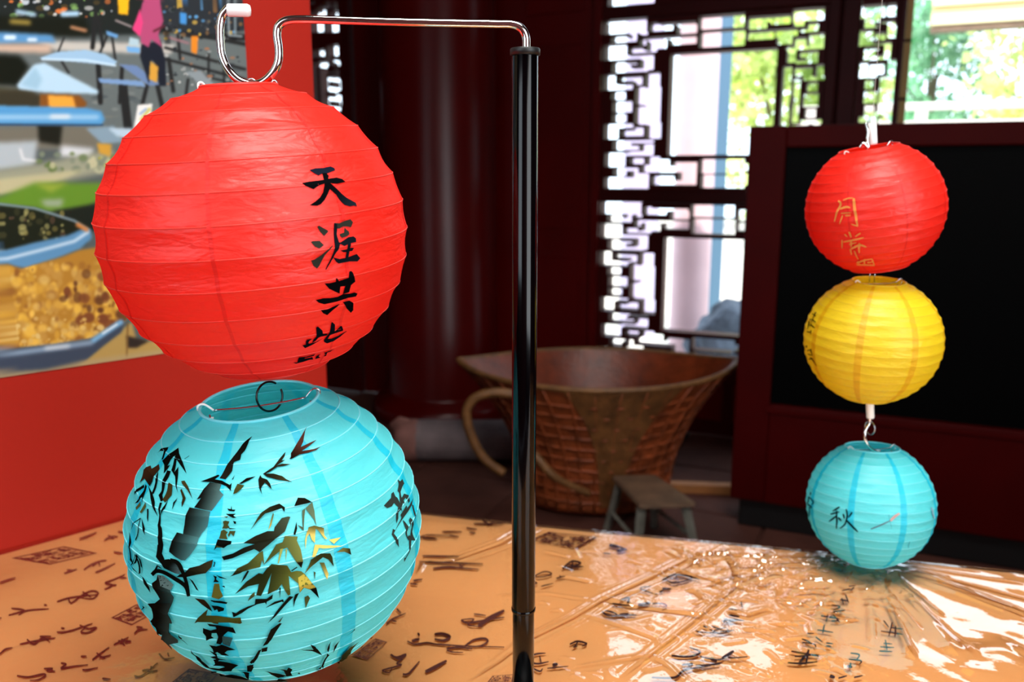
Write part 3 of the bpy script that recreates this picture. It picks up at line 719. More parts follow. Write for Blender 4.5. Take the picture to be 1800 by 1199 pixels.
def make_print():
    nx, nz = 330, 420; s0 = bx0+.02; s1 = px1; z0, z1 = pz0, BH-.02
    # resolution goes to the part the photograph shows
    sv = bhit(-6, 300)[0]; zv = bhit(200, -4)[1]
    S_ = np.concatenate([np.linspace(s0, sv, 25)[:-1], np.linspace(sv, s1, nx)]); Z_ = np.concatenate([np.linspace(z0, zv, nz), np.linspace(zv, z1, 16)[1:]])
    ns, nn = len(S_), len(Z_)
    P = np.zeros((nn, ns, 3)); P[..., 0] = S_[None]; P[..., 1] = -.0015; P[..., 2] = Z_[:, None]
    wx = b0.x+BD.x*P[..., 0]; wy = b0.y+BD.y*P[..., 0]; wz = P[..., 2]-CAM_Z
    dz = np.maximum(.2, wy*CP-wz*SP); U = 900+F_PX*wx/dz; Vv = 599.5-F_PX*(wy*SP+wz*CP)/dz
    U = np.abs(U); U = np.where(U > 460, 460-(U-460) % 300, U); Vv = np.abs(Vv); Vv = np.where(Vv > 690, 690, Vv)
    U = np.clip(U, 0, 468); x0 = U.astype(int); y0 = Vv.astype(int); fx = (U-x0)[..., None]; fy = (Vv-y0)[..., None]
    C = (IMG[y0, x0]*(1-fx)*(1-fy)+IMG[y0, x0+1]*fx*(1-fy)+IMG[y0+1, x0]*(1-fx)*fy+IMG[y0+1, x0+1]*fx*fy)/255
    C = np.where(C <= .04045, C/12.92, ((C+.055)/1.055)**2.4)
    i = np.arange(nn*ns).reshape(nn, ns); Fc = np.stack([i[:-1, :-1], i[:-1, 1:], i[1:, 1:], i[1:, :-1]], -1).reshape(-1, 4)
    o = mesh('photo_print', P.reshape(-1, 3).tolist(), Fc.tolist(), PHOTO, BA)
    o['label'] = 'printed street-food photograph with serving trays, benches and a person in pink'
    at = o.data.color_attributes.new('ink', 'FLOAT_COLOR', 'POINT'); at.data.foreach_set('color', np.concatenate([C, np.ones((nn, ns, 1))], -1).astype(np.float32).ravel())
PHOTO = ink_mat('printed_vinyl', .5)
make_print()

# ------------------------------------------------------------------ table, cloth and clear film
e0, e1 = at_z(740, 903, TZ), at_z(1800, 1010, TZ)
ED = (e1-e0); ED.z = 0; ED.normalize(); EN = Vector((-ED.y, ED.x, 0))     # along the far edge, and away from the camera
k = ((b0-e0).cross(BD)).z / ED.cross(BD).z; TA = e0+ED*k
TB = TA+ED*2.35; 
def bline(dist):                       # point of the banner foot line at a distance nearer than the far edge
    q = (-dist - (b0-TA).dot(EN))/BD.dot(EN); return b0+BD*q
TD_ = bline(1.02); TC = TB - EN*1.02
for q in (TA, TD_): q += BN*.006
TAB = thing('long_table', 'long table under the calligraphy-print cloth', 'table', ((TA+TB+TC+TD_)/4)[:2]+(0,), (0, 0, 0))
tc_ = Vector(TAB.location)
def prism(name, poly, z0, z1, m, parent, off=(0,0,0)):
    n = len(poly); V = [Vector((p.x, p.y, z0))-Vector(off) for p in poly]+[Vector((p.x, p.y, z1))-Vector(off) for p in poly]
    Fc = [tuple(range(n))[::-1], tuple(range(n, 2*n))]+[(i, (i+1) % n, n+(i+1) % n, n+i) for i in range(n)]
    return mesh(name, V, Fc, m, parent)
ins = [q+((TA+TB+TC+TD_)/4-q)*.02 for q in (TA, TD_, TC, TB)]
prism('tabletop', ins, TZ-.035, TZ-.004, M['wood'], TAB, (tc_.x, tc_.y, 0))
for q in ins:
    l = q+((TA+TB+TC+TD_)/4-q)*.08; V_, F_ = tube_geo([Vector((l.x-tc_.x, l.y-tc_.y, 0)), Vector((l.x-tc_.x, l.y-tc_.y, TZ-.035))], .024, 8); mesh('leg', V_, F_, M['wood'], TAB)
NA_, NB_ = 900, 440
aa, bb = np.meshgrid(np.linspace(0, 1, NA_), np.linspace(0, 1, NB_)**1.45)
def lerp2(k): return (TA[k]*(1-aa)+TB[k]*aa)*(1-bb)+(TD_[k]*(1-aa)+TC[k]*aa)*bb
GX, GY = lerp2(0), lerp2(1)
def cloth_h(x, y): return .0012*np.sin(x*7+y*3)+.0008*np.sin(x*3-y*11+1)
def grid_mesh(name, Z, m, parent=None):
    P = np.stack([GX, GY, Z], -1).reshape(-1, 3); i = np.arange(NA_*NB_).reshape(NB_, NA_)
    if name == 'cloth_top':
        i2 = i[::5, ::5]; jj = sorted(set(range(0, NB_, 5)) | {NB_-1}); ii = sorted(set(range(0, NA_, 5)) | {NA_-1}); P = P[i[np.ix_(jj, ii)].ravel()]; i = np.arange(len(jj)*len(ii)).reshape(len(jj), len(ii))
    Fc = np.stack([i[:-1, :-1], i[1:, :-1], i[1:, 1:], i[:-1, 1:]], -1).reshape(-1, 4)
    return mesh(name, P.tolist(), Fc.tolist(), m, parent, True)
def cloth_material():
    m = mat('calligraphy_cloth', (224, 170, 110), .5, spec=.35, noise_amt=.06, nscale=3, bump=.12, bscale=300); return m
CL = tag(thing('tablecloth', 'orange-tan cloth printed with brown calligraphy and seals on the long table', 'tablecloth', (0, 0, 0)))
grid_mesh('cloth_top', TZ+cloth_h(GX, GY), cloth_material(), CL); CLM = CL.children[0].data.materials[0]
def skirt(name, pts, drop, m, parent, zt, out=0.0):
    V, Fc = [], []; n = len(pts); R_ = 8
    cen = (TA+TB+TC+TD_)/4
    for i, p in enumerate(pts):
        t = (pts[min(i+1, n-1)]-pts[max(i-1, 0)]).normalized(); nrm = Vector((t.y, -t.x, 0)); 
        if nrm.dot(p-cen) < 0: nrm = -nrm
        for r in range(R_+1):
            f = r/R_; w_ = .016*math.sin(i*.55)*f; ro = (.006+out)*(1-(1-min(1, f*6))**2)
            V.append((p.x+nrm.x*(w_+ro+.012*f), p.y+nrm.y*(w_+ro+.012*f), zt+float(cloth_h(p.x, p.y))*(1-f)-drop*f))
    for i in range(n-1):
        for r in range(R_): Fc.append((i*(R_+1)+r, i*(R_+1)+r+1, (i+1)*(R_+1)+r+1, (i+1)*(R_+1)+r))
    return mesh(name, V, Fc, m, parent, True)
def seg(a, b, n): return [a+(b-a)*(i/n) for i in range(n+1)]
edge = seg(TA, TB, 90)+seg(TB, TC, 40)[1:]+seg(TC, TD_, 90)[1:]
skirt('cloth_skirt', edge, .34, CLM, CL, TZ)

TI = Art()
CI = '4c2a26'
def seal(q):
    def L_(a, b): # bilinear
        x = (q[0][0]*(1-a)+q[1][0]*a)*(1-b)+(q[3][0]*(1-a)+q[2][0]*a)*b; y = (q[0][1]*(1-a)+q[1][1]*a)*(1-b)+(q[3][1]*(1-a)+q[2][1]*a)*b; return (x, y)
    def bar(a0, b0_, a1, b1_, w_):
        dx, dy = a1-a0, b1_-b0_; l = math.hypot(dx, dy) or 1; nx, ny = -dy/l*w_/2, dx/l*w_/2
        TI.P([L_(a0+nx, b0_+ny), L_(a1+nx, b1_+ny), L_(a1-nx, b1_-ny), L_(a0-nx, b0_-ny)], '5c3632')
    for a in ((0, .03, 1, .03), (0, .97, 1, .97), (.03, 0, .03, 1), (.97, 0, .97, 1)): bar(*a, .055)
    rr = random.Random(int(q[0][0]))
    for gx in range(4):
        for gy in range(2):
            x0, y0, sx, sy = .09+gx*.215, .1+gy*.42, .17, .34
            for _ in range(3):
                y = y0+sy*rr.choice((0, .25, .5, .75, 1)); bar(x0, y, x0+sx, y+rr.uniform(-.04, .04), .045)
            for _ in range(2):
                x = x0+sx*rr.choice((0, .5, 1)); a, b = sorted((rr.random(), rr.random())); bar(x, y0+sy*a*.5, x+rr.uniform(-.02, .02), y0+sy*(.5+b*.5), .04)
            bar(x0+sx*.2, y0+sy*.2, x0+sx*.8, y0+sy*.9, .035)
TI.crop(0, 900, 4)
seal([(80,320),(450,238),(685,285),(350,365)]); seal([(780,745),(960,650),(1130,690),(925,800)]); seal([(1200,1210),(1330,1110),(1540,1150),(1420,1270)])
T1 = [[(80,675),(170,690),(130,725)],[(60,725),(200,690),(345,680)],[(310,650),(330,655)],[(400,630),(500,600),(690,580)],[(480,600),(500,640),(570,590),(640,555),(690,570),(650,610),(560,600)],[(580,560),(640,600)],
 [(450,430),(540,400)],[(470,405),(520,410)],[(590,405),(640,370),(700,345),(750,340)],[(650,380),(690,350),(700,380)],[(670,425),(740,395),(810,360)],[(735,545),(790,515),(740,500),(800,475),(880,440)],[(780,515),(820,515)],[(840,460),(890,465)],
 [(140,935),(260,910),(390,890)],[(190,900),(240,935),(300,890),(350,920)],[(280,880),(360,880)],[(400,850),(480,845),(650,790)],[(430,820),(455,825)],[(560,800),(620,825),(680,820),(620,855),(570,850),(600,820)],
 [(800,945),(905,890)],[(850,920),(880,950)],[(830,915),(920,920),(880,930)],[(860,900),(850,940)],[(650,1050),(700,1010),(770,960)],[(680,1000),(720,1030),(780,1015)],[(700,1030),(740,1040)],
 [(310,1110),(370,1110),(330,1125),(390,1130)],[(430,1070),(465,1080),(430,1110),(520,1095),(620,1085)],[(580,1120),(620,1120),(690,1105)],[(570,1025),(610,1025)],[(120,1160),(200,1170),(300,1150),(320,1160),(270,1190),(210,1195)],
 [(945,1165),(1000,1165),(1110,1075)],[(1000,1130),(1050,1120)],[(1030,1140),(1110,1130)],[(1060,1100),(1070,1110)],[(1120,1010),(1160,1050),(1230,1040)],[(1180,1005),(1190,1035)],[(945,870),(980,840),(1040,840)],[(960,820),(1005,825)],
 [(735,205),(780,180),(830,180)],[(760,170),(800,195)],[(830,145),(870,150)],[(800,285),(860,295)],[(0,1010),(40,975),(90,965)],[(0,750),(10,755)],[(720,1185),(780,1190)],[(560,195),(620,175),(680,150)],[(0,500),(60,480),(110,465)]]
for s_ in T1: TI.S(s_, 13, CI if s_[0][1] > 500 else '6e463c')
TI.crop(450, 880, 3.758)
seal([(640,1045),(790,932),(868,955),(740,1073)])
for w_, s_ in [(12,[(1000,950),(1050,970),(1130,960),(1200,970),(1380,980),(1640,985)]),(20,[(1030,950),(1080,935)]),(14,[(1070,895),(1080,915)]),(20,[(1180,905),(1230,900),(1280,920),(1240,945),(1180,935)]),(14,[(1380,980),(1440,940),(1510,930),(1530,950),(1480,980),(1400,985)]),
 (14,[(1260,1000),(1340,990),(1430,1000)]),(10,[(1260,1010),(1300,1022),(1370,1025)]),(16,[(890,1040),(930,1060),(990,1040),(950,1070),(910,1055)]),(11,[(970,1070),(930,1100),(960,1110),(850,1140),(840,1150),(880,1160),(900,1130)]),
 (15,[(970,1170),(1010,1165),(1080,1085)]),(26,[(1120,1155),(1190,1120),(1260,1080)]),(14,[(1355,810),(1400,830),(1520,810),(1640,790)]),(10,[(1440,770),(1520,780)]),(30,[(1470,850),(1540,800),(1640,745)]),(10,[(1360,810),(1440,805),(1400,845),(1500,855)]),
 (12,[(1100,380),(1340,382)]),(12,[(1080,420),(1500,432)]),(14,[(1170,465),(1280,455),(1470,470)]),(12,[(1340,440),(1370,450)]),(12,[(1100,255),(1200,265)]),(10,[(1230,215),(1360,215)]),(10,[(1280,240),(1340,250)]),(10,[(1390,190),(1460,200)]),(10,[(1410,220),(1450,225)]),
 (10,[(1440,160),(1640,160)]),(9,[(1500,145),(1560,170)]),(9,[(1530,170),(1570,150)]),(12,[(1020,570),(1070,575)]),(12,[(1040,550),(1100,540)]),(12,[(860,840),(900,810),(990,770)]),(12,[(930,740),(960,770)]),(12,[(900,820),(930,825)]),(9,[(1080,255),(1140,240),(1300,245)])]: TI.S(s_, w_, CI)
TI.crop(850, 880, 3.758)
seal([(305,270),(430,215),(755,250),(620,325)]); seal([(20,1230),(60,1180),(200,1170),(190,1240)])
for w_, s_ in [(13,[(300,1055),(350,1035),(410,1030)]),(13,[(300,1090),(360,1100),(430,1085)]),(12,[(310,1120),(370,1150),(390,1130)]),(9,[(420,1130),(560,1115)]),(24,[(455,1110),(490,1100)]),(10,[(370,1050),(380,1095)]),(14,[(570,970),(620,950),(680,965),(650,980)]),
 (12,[(590,990),(620,980)]),(10,[(630,945),(600,985)]),(15,[(780,750),(830,780),(950,775),(1010,775)]),(12,[(800,745),(860,760),(890,780)]),(12,[(900,770),(960,765)]),(12,[(850,700),(970,715)]),(14,[(900,680),(960,660),(950,700)]),(24,[(1020,710),(1080,700),(1100,690)]),
 (12,[(1110,700),(1180,700),(1210,715),(1180,725)]),(9,[(1030,600),(1080,620),(1120,635)]),(9,[(1035,595),(1110,585)]),(18,[(1180,600),(1240,605)]),(12,[(1160,625),(1190,610)]),(9,[(1130,640),(1150,635)]),(14,[(1180,545),(1260,510),(1380,530),(1260,565),(1200,540)]),
 (10,[(1230,540),(1320,540)]),(10,[(1260,500),(1290,560)]),(9,[(1330,510),(1430,545)]),(14,[(520,470),(580,420),(640,430),(600,450),(560,440)]),(12,[(530,460),(660,455)]),(10,[(590,410),(580,480)]),(10,[(330,525),(400,490),(450,505),(390,525),(340,525)]),
 (10,[(480,535),(540,520)]),(9,[(500,515),(520,530)]),(10,[(310,560),(350,565),(340,575)]),(9,[(380,590),(460,570)]),(24,[(830,310),(900,325)]),(22,[(880,350),(940,340)]),(15,[(900,325),(950,345)]),(10,[(790,365),(840,370)]),
 (17,[(1240,1045),(1360,1050),(1430,1020),(1360,990)]),(13,[(1430,1050),(1560,1070),(1640,1020)]),(24,[(1500,1060),(1540,1085)]),(17,[(1310,1105),(1380,1100),(1350,1115)]),(12,[(1400,1110),(1560,1100)]),(17,[(1110,1190),(1260,1190),(1330,1140),(1500,1110)]),
 (11,[(1400,880),(1430,890),(1530,895)]),(12,[(1450,850),(1480,860)]),(10,[(1490,870),(1560,900),(1640,880)]),(10,[(1520,880),(1600,860)]),(10,[(1580,800),(1640,820)]),(16,[(1620,780),(1690,790)]),(10,[(1600,830),(1690,810)]),(17,[(1050,240),(1090,235)]),(16,[(1280,260),(1340,250)])]: TI.S(s_, w_, '3c2626')
TI.crop(1250, 900, 3.273)
for w_, s_ in [(12,[(440,885),(520,890),(610,880)]),(12,[(460,820),(540,835),(625,850)]),(16,[(500,895),(560,820)]),(14,[(560,810),(545,890)]),(9,[(480,850),(620,840)]),(9,[(550,720),(590,720)]),(9,[(520,770),(590,780),(600,800)]),(9,[(520,750),(570,770)]),(9,[(600,740),(640,770)]),(9,[(610,700),(700,715)]),
 (9,[(650,670),(640,720)]),(9,[(660,775),(700,780)]),(9,[(660,790),(690,795)]),(10,[(630,620),(740,640)]),(8,[(670,610),(660,655)]),(8,[(700,615),(740,660)]),(8,[(690,650),(730,650)]),(9,[(690,560),(740,570),(700,590)]),(8,[(700,600),(770,590)]),(10,[(740,530),(790,540)]),(8,[(750,520),(760,560)]),
 (8,[(770,500),(790,550)]),(8,[(750,480),(800,470)]),(8,[(790,455),(830,450)]),(8,[(820,460),(800,480)]),(8,[(975,710),(1100,730)]),(8,[(990,650),(1020,690)]),(8,[(1040,660),(1020,740)]),(8,[(1060,680),(1055,745)]),(8,[(1030,690),(1100,700)]),(8,[(1000,760),(1010,820)]),(8,[(970,800),(1050,805)]),
 (8,[(965,825),(1040,828)]),(8,[(990,780),(1040,785)]),(10,[(800,835),(850,845),(830,880)]),(10,[(790,870),(860,880),(850,900)]),(18,[(780,910),(810,915)]),(10,[(800,890),(800,920)]),(22,[(680,965),(710,975)]),(10,[(730,979),(780,965)]),(10,[(820,975),(870,965)]),
 (9,[(60,650),(150,640)]),(9,[(70,660),(90,630)]),(9,[(130,640),(190,650)]),(9,[(0,680),(60,700)]),(9,[(50,710),(130,705)]),(9,[(90,690),(100,720)]),(10,[(0,900),(60,890)]),(11,[(60,860),(130,820),(100,860),(210,855)]),(9,[(100,580),(150,590)]),(9,[(170,540),(180,580)])]: TI.S(s_, w_, '34282a')
def tsurf(u, v, k):
    p = at_z(u, v, TZ)
    if (p-TA).dot(EN) > -.003: return None
    return (p.x, p.y, TZ+.0006+float(cloth_h(p.x, p.y))+k*.3)
TI.build('calligraphy_print', tsurf, PRINT_INK, CL, 22)

# clear film: real folds in a thin sheet
def film_height():
    h = np.zeros_like(GX); rs = np.random.RandomState(11)
    def crease(pts, amp, wd):
        P = [at_z(u, v, TZ) for u, v in pts]; best = np.full(GX.shape, 9.0); bt = np.zeros_like(GX); tot = 0; side = np.zeros_like(GX)
        L = sum((P[i+1]-P[i]).length for i in range(len(P)-1))
        for i in range(len(P)-1):
            ax, ay = P[i].x, P[i].y; dx, dy = P[i+1].x-ax, P[i+1].y-ay; l2 = dx*dx+dy*dy
            t = np.clip(((GX-ax)*dx+(GY-ay)*dy)/l2, 0, 1); d = np.hypot(GX-ax-t*dx, GY-ay-t*dy)
            m = d < best; best = np.where(m, d, best); bt = np.where(m, (tot+t*math.sqrt(l2))/L, bt); tot += math.sqrt(l2)
        fade = np.clip(np.minimum(bt, 1-bt)*8, 0, 1)
        return amp*fade*np.exp(-(best/wd)**2)
    C = [([(1262,962),(1240,972),(1150,1020),(1062,1062),(1010,1093),(930,1132),(888,1165),(838,1197),(780,1230)], .0042, .0040),
         ([(1400,985),(1350,1005),(1300,1036),(1222,1100),(1145,1160),(1090,1205)], .0042, .0040),
         ([(1060,1063),(1110,1075),(1200,1086),(1250,1095)], .003, .004), ([(728,1024),(745,995),(806,988),(886,960),(952,920)], .005, .005),
         ([(1025,1088),(1080,1105),(1150,1130),(1165,1150)], .002, .004), ([(1145,1162),(1175,1180),(1200,1205)], .003, .004), ([(1010,1180),(1080,1170),(1145,1160)], .002, .004),
         ([(870,1052),(960,1050),(1050,1065)], .0015, .004), ([(1270,965),(1290,1000),(1300,1034)], .004, .004), ([(1205,1005),(1250,985),(1300,975)], .003, .005)]
    for c in C: h += crease(*c)
    for c, a_, w_ in C[:4]:
        for o_ in (-9, 10): h += crease([(u+o_*1.6, v+o_*.45) for u, v in c], .0016, .0022)
    b = at_z(1538, 1000, TZ)
    for i in range(34):                      # puckers that radiate from under the hanging lantern
        a = math.radians(rs.uniform(150, 390)); l = rs.uniform(.10, .30); r0 = rs.uniform(.03, .06)
        p0 = (b.x+math.cos(a)*r0, b.y+.02+math.sin(a)*r0); a2 = a+rs.uniform(-.15, .15); p1 = (b.x+math.cos(a2)*l, b.y+.02+math.sin(a2)*l)
        u0, v0 = project((*p0, TZ)); u1, v1 = project((*p1, TZ)); h += crease([(u0, v0), (u1, v1)], rs.uniform(.0015, .0045), rs.uniform(.003, .006))
    for i in range(210):                     # small folds, denser to the right
        u = rs.uniform(940, 1500); v = rs.uniform(950, 1199)
        if rs.rand() > (u-900)/600+.15: continue
        ang = rs.normal(.35, .5); l = rs.uniform(14, 60); h += crease([(u, v), (u+l*math.cos(ang), v+l*.5*math.sin(ang))], rs.uniform(.0010, .0024), rs.uniform(.0018, .0034))
    for (u0, v0, u1, v1, am, wd) in ((1590,1010,1800,1090,.006,.02),(1600,1050,1680,1160,.005,.012),(1660,1160,1800,1140,.005,.02),(1560,1010,1620,1060,.006,.008),(1700,1199,1800,1160,.004,.02)):
        h += crease([(u0, v0), (u1, v1)], am, wd)
    for i in range(170):
        u = rs.uniform(1180, 1560); v = 945+(u-1060)*.1+abs(rs.normal(0, 55)); ang = rs.normal(.1, .9); l = rs.uniform(14, 70)
        h += crease([(u, v), (u+l*math.cos(ang), v+l*.4*math.sin(ang))], rs.uniform(.0014, .0034), rs.uniform(.002, .006))
    # gentle billow
    for _ in range(26):
        kx, ky = rs.normal(0, 9, 2); h += .00055*np.sin(GX*kx+GY*ky+rs.uniform(0, 6.3))
    for _ in range(30):
        kx, ky = rs.normal(0, 60, 2); wgt = np.clip((GX-.15)/.5, 0, 1); h += .00014*wgt*np.sin(GX*kx+GY*ky+rs.uniform(0, 6.3))
    h = np.maximum(h, -.001)
    e = np.minimum(np.minimum(aa, 1-aa)*20, np.minimum(bb, 1-bb)*20); return TZ+.0042+h*np.clip(e+.2, 0, 1)
def film_material():
    m = bpy.data.materials.new('clear_film'); m.use_nodes = True; nt = m.node_tree; nt.nodes.clear()
    o = nt.nodes.new('ShaderNodeOutputMaterial'); t = nt.nodes.new('ShaderNodeBsdfTransparent'); g = nt.nodes.new('ShaderNodeBsdfGlossy')
    t.inputs[0].default_value = (.97, .97, .975, 1); g.inputs['Roughness'].default_value = .05; g.inputs[0].default_value = (1, 1, 1, 1)
    f = nt.nodes.new('ShaderNodeFresnel'); f.inputs[0].default_value = 1.72; mx = nt.nodes.new('ShaderNodeMixShader')
    tc = nt.nodes.new('ShaderNodeTexCoord'); n = nt.nodes.new('ShaderNodeTexNoise'); n.inputs['Scale'].default_value = 38; n.inputs['Detail'].default_value = 3
    bp = nt.nodes.new('ShaderNodeBump'); bp.inputs['Strength'].default_value = .18; bp.inputs['Distance'].default_value = .003
    nt.links.new(tc.outputs['Object'], n.inputs[0]); nt.links.new(n.outputs[0], bp.inputs['Height']); nt.links.new(bp.outputs[0], g.inputs['Normal']); nt.links.new(bp.outputs[0], f.inputs['Normal'])
    # both faces of the film reflect: 2F/(1+F)
    ad = nt.nodes.new('ShaderNodeMath'); ad.operation = 'ADD'; ad.inputs[1].default_value = 1; dv = nt.nodes.new('ShaderNodeMath'); dv.operation = 'DIVIDE'; ml = nt.nodes.new('ShaderNodeMath'); ml.operation = 'MULTIPLY'; ml.inputs[1].default_value = 2
    nt.links.new(f.outputs[0], ad.inputs[0]); nt.links.new(f.outputs[0], ml.inputs[0]); nt.links.new(ml.outputs[0], dv.inputs[0]); nt.links.new(ad.outputs[0], dv.inputs[1])
    nt.links.new(dv.outputs[0], mx.inputs[0]); nt.links.new(t.outputs[0], mx.inputs[1]); nt.links.new(g.outputs[0], mx.inputs[2]); nt.links.new(mx.outputs[0], o.inputs[0]); return m
FI = thing('plastic_film', 'clear creased plastic film covering the printed tablecloth', 'plastic sheet', (0, 0, 0))
FM = film_material(); grid_mesh('film_sheet', film_height(), FM, FI)
skirt('film_edge', edge, .30, FM, FI, TZ+.0042, .006)
# ------------------------------------------------------------------ paper lanterns
def paper_mat(name, col, col_t, rough=.45):
    m = bpy.data.materials.new(name); m.use_nodes = True; nt = m.node_tree; nt.nodes.clear()
    N = nt.nodes.new
    o = N('ShaderNodeOutputMaterial'); d = N('ShaderNodeBsdfDiffuse'); t = N('ShaderNodeBsdfTranslucent'); g = N('ShaderNodeBsdfGlossy')
    mx = N('ShaderNodeMixShader'); mx.inputs[0].default_value = .42; mg = N('ShaderNodeMixShader'); mg.inputs[0].default_value = .045
    g.inputs['Roughness'].default_value = rough
    d.inputs[0].default_value = (*lin(col), 1); t.inputs[0].default_value = (*lin(col_t), 1)
    tc = N('ShaderNodeTexCoord')
    n1 = N('ShaderNodeTexNoise'); n1.inputs['Scale'].default_value = 26; n1.inputs['Detail'].default_value = 7; n1.inputs['Distortion'].default_value = 1.2
    mp = N('ShaderNodeMapping'); mp.inputs['Scale'].default_value = (1, 1, 3.2); nt.links.new(tc.outputs['Object'], mp.inputs[0]); nt.links.new(mp.outputs[0], n1.inputs[0])
    v = N('ShaderNodeTexVoronoi'); v.feature = 'DISTANCE_TO_EDGE'; v.inputs['Scale'].default_value = 55; nt.links.new(mp.outputs[0], v.inputs[0])
    md = N('ShaderNodeMath'); md.operation = 'MULTIPLY_ADD'; md.inputs[1].default_value = .35; nt.links.new(v.outputs[0], md.inputs[0]); nt.links.new(n1.outputs[0], md.inputs[2])
    b = N('ShaderNodeBump'); b.inputs['Strength'].default_value = .45; b.inputs['Distance'].default_value = .004
    nt.links.new(md.outputs[0], b.inputs['Height'])
    for s in (d, g): nt.links.new(b.outputs[0], s.inputs['Normal'])
    nt.links.new(d.outputs[0], mx.inputs[1]); nt.links.new(t.outputs[0], mx.inputs[2]); nt.links.new(mx.outputs[0], mg.inputs[1]); nt.links.new(g.outputs[0], mg.inputs[2]); nt.links.new(mg.outputs[0], o.inputs[0])
    return m
PM = {'red': (paper_mat('red_paper', (250, 44, 28), (250, 40, 20)), paper_mat('red_paper_overlap', (240, 34, 22), (225, 24, 12))),
      'blue': (paper_mat('turquoise_paper', (100, 232, 238), (74, 230, 238)), paper_mat('turquoise_overlap', (24, 214, 236), (6, 206, 236))),
      'yellow': (paper_mat('yellow_paper', (250, 224, 34), (248, 220, 16)), paper_mat('yellow_overlap', (240, 200, 16), (235, 185, 8)))}
RIBM = {'red': mat('red_rib', (226, 40, 26), .5), 'blue': mat('blue_rib', (120, 225, 236), .5), 'yellow': mat('yellow_rib', (226, 190, 24), .5)}
class Lantern:
    def __init__(s, name, label, u, v, Y, r, b, op, ob, tilt, roll, nr, col, seam0, nseam=8, yaw=0, wire=True, seam_w=.09, bumpy=1.0):
        s.c = at_y(u, v, Y); s.r, s.b, s.col = r, b, col
        s.R = Matrix.Rotation(math.radians(roll), 3, 'Y') @ Matrix.Rotation(math.radians(tilt), 3, 'X')
        s.t1 = math.acos(op); s.t0 = -math.acos(ob); s.n = nr; s.bumpy = bumpy
        s.root = thing(name, label, 'lantern', s.c, s.R.to_euler(), 'paper lanterns on the two strings')
        K = s.n*5; A = 160; V, Fc = [], []
        for j in range(K+1):
            t = s.t0+(s.t1-s.t0)*j/K
            for i in range(A): V.append(s.surf(t, 2*math.pi*i/A, 0))
        Fc = [(j*A+i, j*A+(i+1) % A, (j+1)*A+(i+1) % A, (j+1)*A+i) for j in range(K) for i in range(A)]
        mesh('paper_shade', V, Fc, PM[col][0], s.root, True)
        for q in range(nseam):
            ph = seam0+2*math.pi*q/nseam; V, Fc = [], []; W_ = 4
            for j in range(K+1):
                t = s.t0+(s.t1-s.t0)*j/K
                for i in range(W_+1): V.append(s.surf(t, ph+(i/W_-.5)*seam_w*2*(1 if abs(t) < 1.1 else 1), .00035))
            Fc = [(j*(W_+1)+i, j*(W_+1)+i+1, (j+1)*(W_+1)+i+1, (j+1)*(W_+1)+i) for j in range(K) for i in range(W_)]
            mesh('paper_overlap', V, Fc, PM[col][1], s.root, True)
        for k in range(s.n+1):
            t = s.t0+(s.t1-s.t0)*k/s.n; end = k in (0, s.n)
            tube('rim_ring' if end else 'rib', [s.surf(t, 2*math.pi*i/72, .0001 if end else -.0002) for i in range(72)], (.0015 if end else .0007)*r/.154*1.1, RIBM[col], s.root, 6, True)
        s.zt = s.b*math.sin(s.t1); s.rt = s.r*math.cos(s.t1); s.zb = s.b*math.sin(s.t0)
        if wire: s.wire(yaw)
    def surf(s, t, ph, off):
        f = (t-s.t0)/(s.t1-s.t0)*s.n; k = min(s.n-1, max(0, math.floor(f))); f -= k
        ta = s.t0+(s.t1-s.t0)*k/s.n; tb = s.t0+(s.t1-s.t0)*(k+1)/s.n
        rho = s.r*(math.cos(ta)*(1-f)+math.cos(tb)*f); z = s.b*(math.sin(ta)*(1-f)+math.sin(tb)*f)
        g = off - s.r*.010*math.sin(math.pi*f)*s.bumpy*(1+.5*math.sin(ph*7+k*2.1))
        return Vector(((rho+g*math.cos(t))*math.cos(ph), (rho+g*math.cos(t))*math.sin(ph), z+g*math.sin(t)))
    def wire(s, yaw):
        ca, sa = math.cos(yaw), math.sin(yaw); rt = s.rt; z = s.zt; k = s.r/.154; fr = bpy.data.objects.new('wire_frame', None); link(fr, s.root)
        P = lambda x, zz: Vector((x*ca, x*sa, zz))
        m = M['wire']; w_ = .0011*k
        bar = catmull([P(-rt*.78, z-.004*k), P(-rt*.3, z-.006*k), P(rt*.3, z-.006*k), P(rt*.78, z-.004*k)], 4)
        a = tube('cross_bar', bar, w_*1.2, m, fr, 8)
        for sg in (-1, 1):
            tube('end_clip', catmull([P(sg*rt*.78, z-.004*k), P(sg*rt*.92, z+.004*k), P(sg*rt*1.03, z+.002*k), P(sg*rt*.98, z-.010*k), P(sg*rt*.8, z-.012*k)], 5), w_*1.1, M['whitecap'] if sg < 0 else m, fr, 6)
            tube('upright', [P(sg*rt*.86, z-.008*k), P(sg*rt*.80, 0), P(sg*rt*.86, s.zb+.006*k)], w_, m, fr, 6)
        tube('bottom_bar', [P(-rt*.86, s.zb+.006*k), P(rt*.86, s.zb+.006*k)], w_, m, fr, 6)
    def hit(s, u, v):
        d = ray(u, v); Ri = s.R.transposed(); o = Ri @ (CAM-s.c); e = Ri @ d
        S = Vector((1/s.r, 1/s.r, 1/s.b)); o = Vector((o.x*S.x, o.y*S.y, o.z*S.z)); e = Vector((e.x*S.x, e.y*S.y, e.z*S.z))
        A = e.dot(e); B = o.dot(e); C = o.dot(o)-1; D = B*B-A*C
        k = (-B-math.sqrt(max(0, D)))/A; p = (o+e*k).normalized()
        return math.asin(max(-1, min(1, p.z))), math.atan2(p.y, p.x)
    def art(s, A, name, maxlen=6, off=.0006):
        def sf(u, v, k):
            t, ph = s.hit(u, v); t = max(s.t0, min(s.t1, t)); return s.surf(t, ph, off+k)
        return A.build(name, sf, INK, s.root, maxlen)

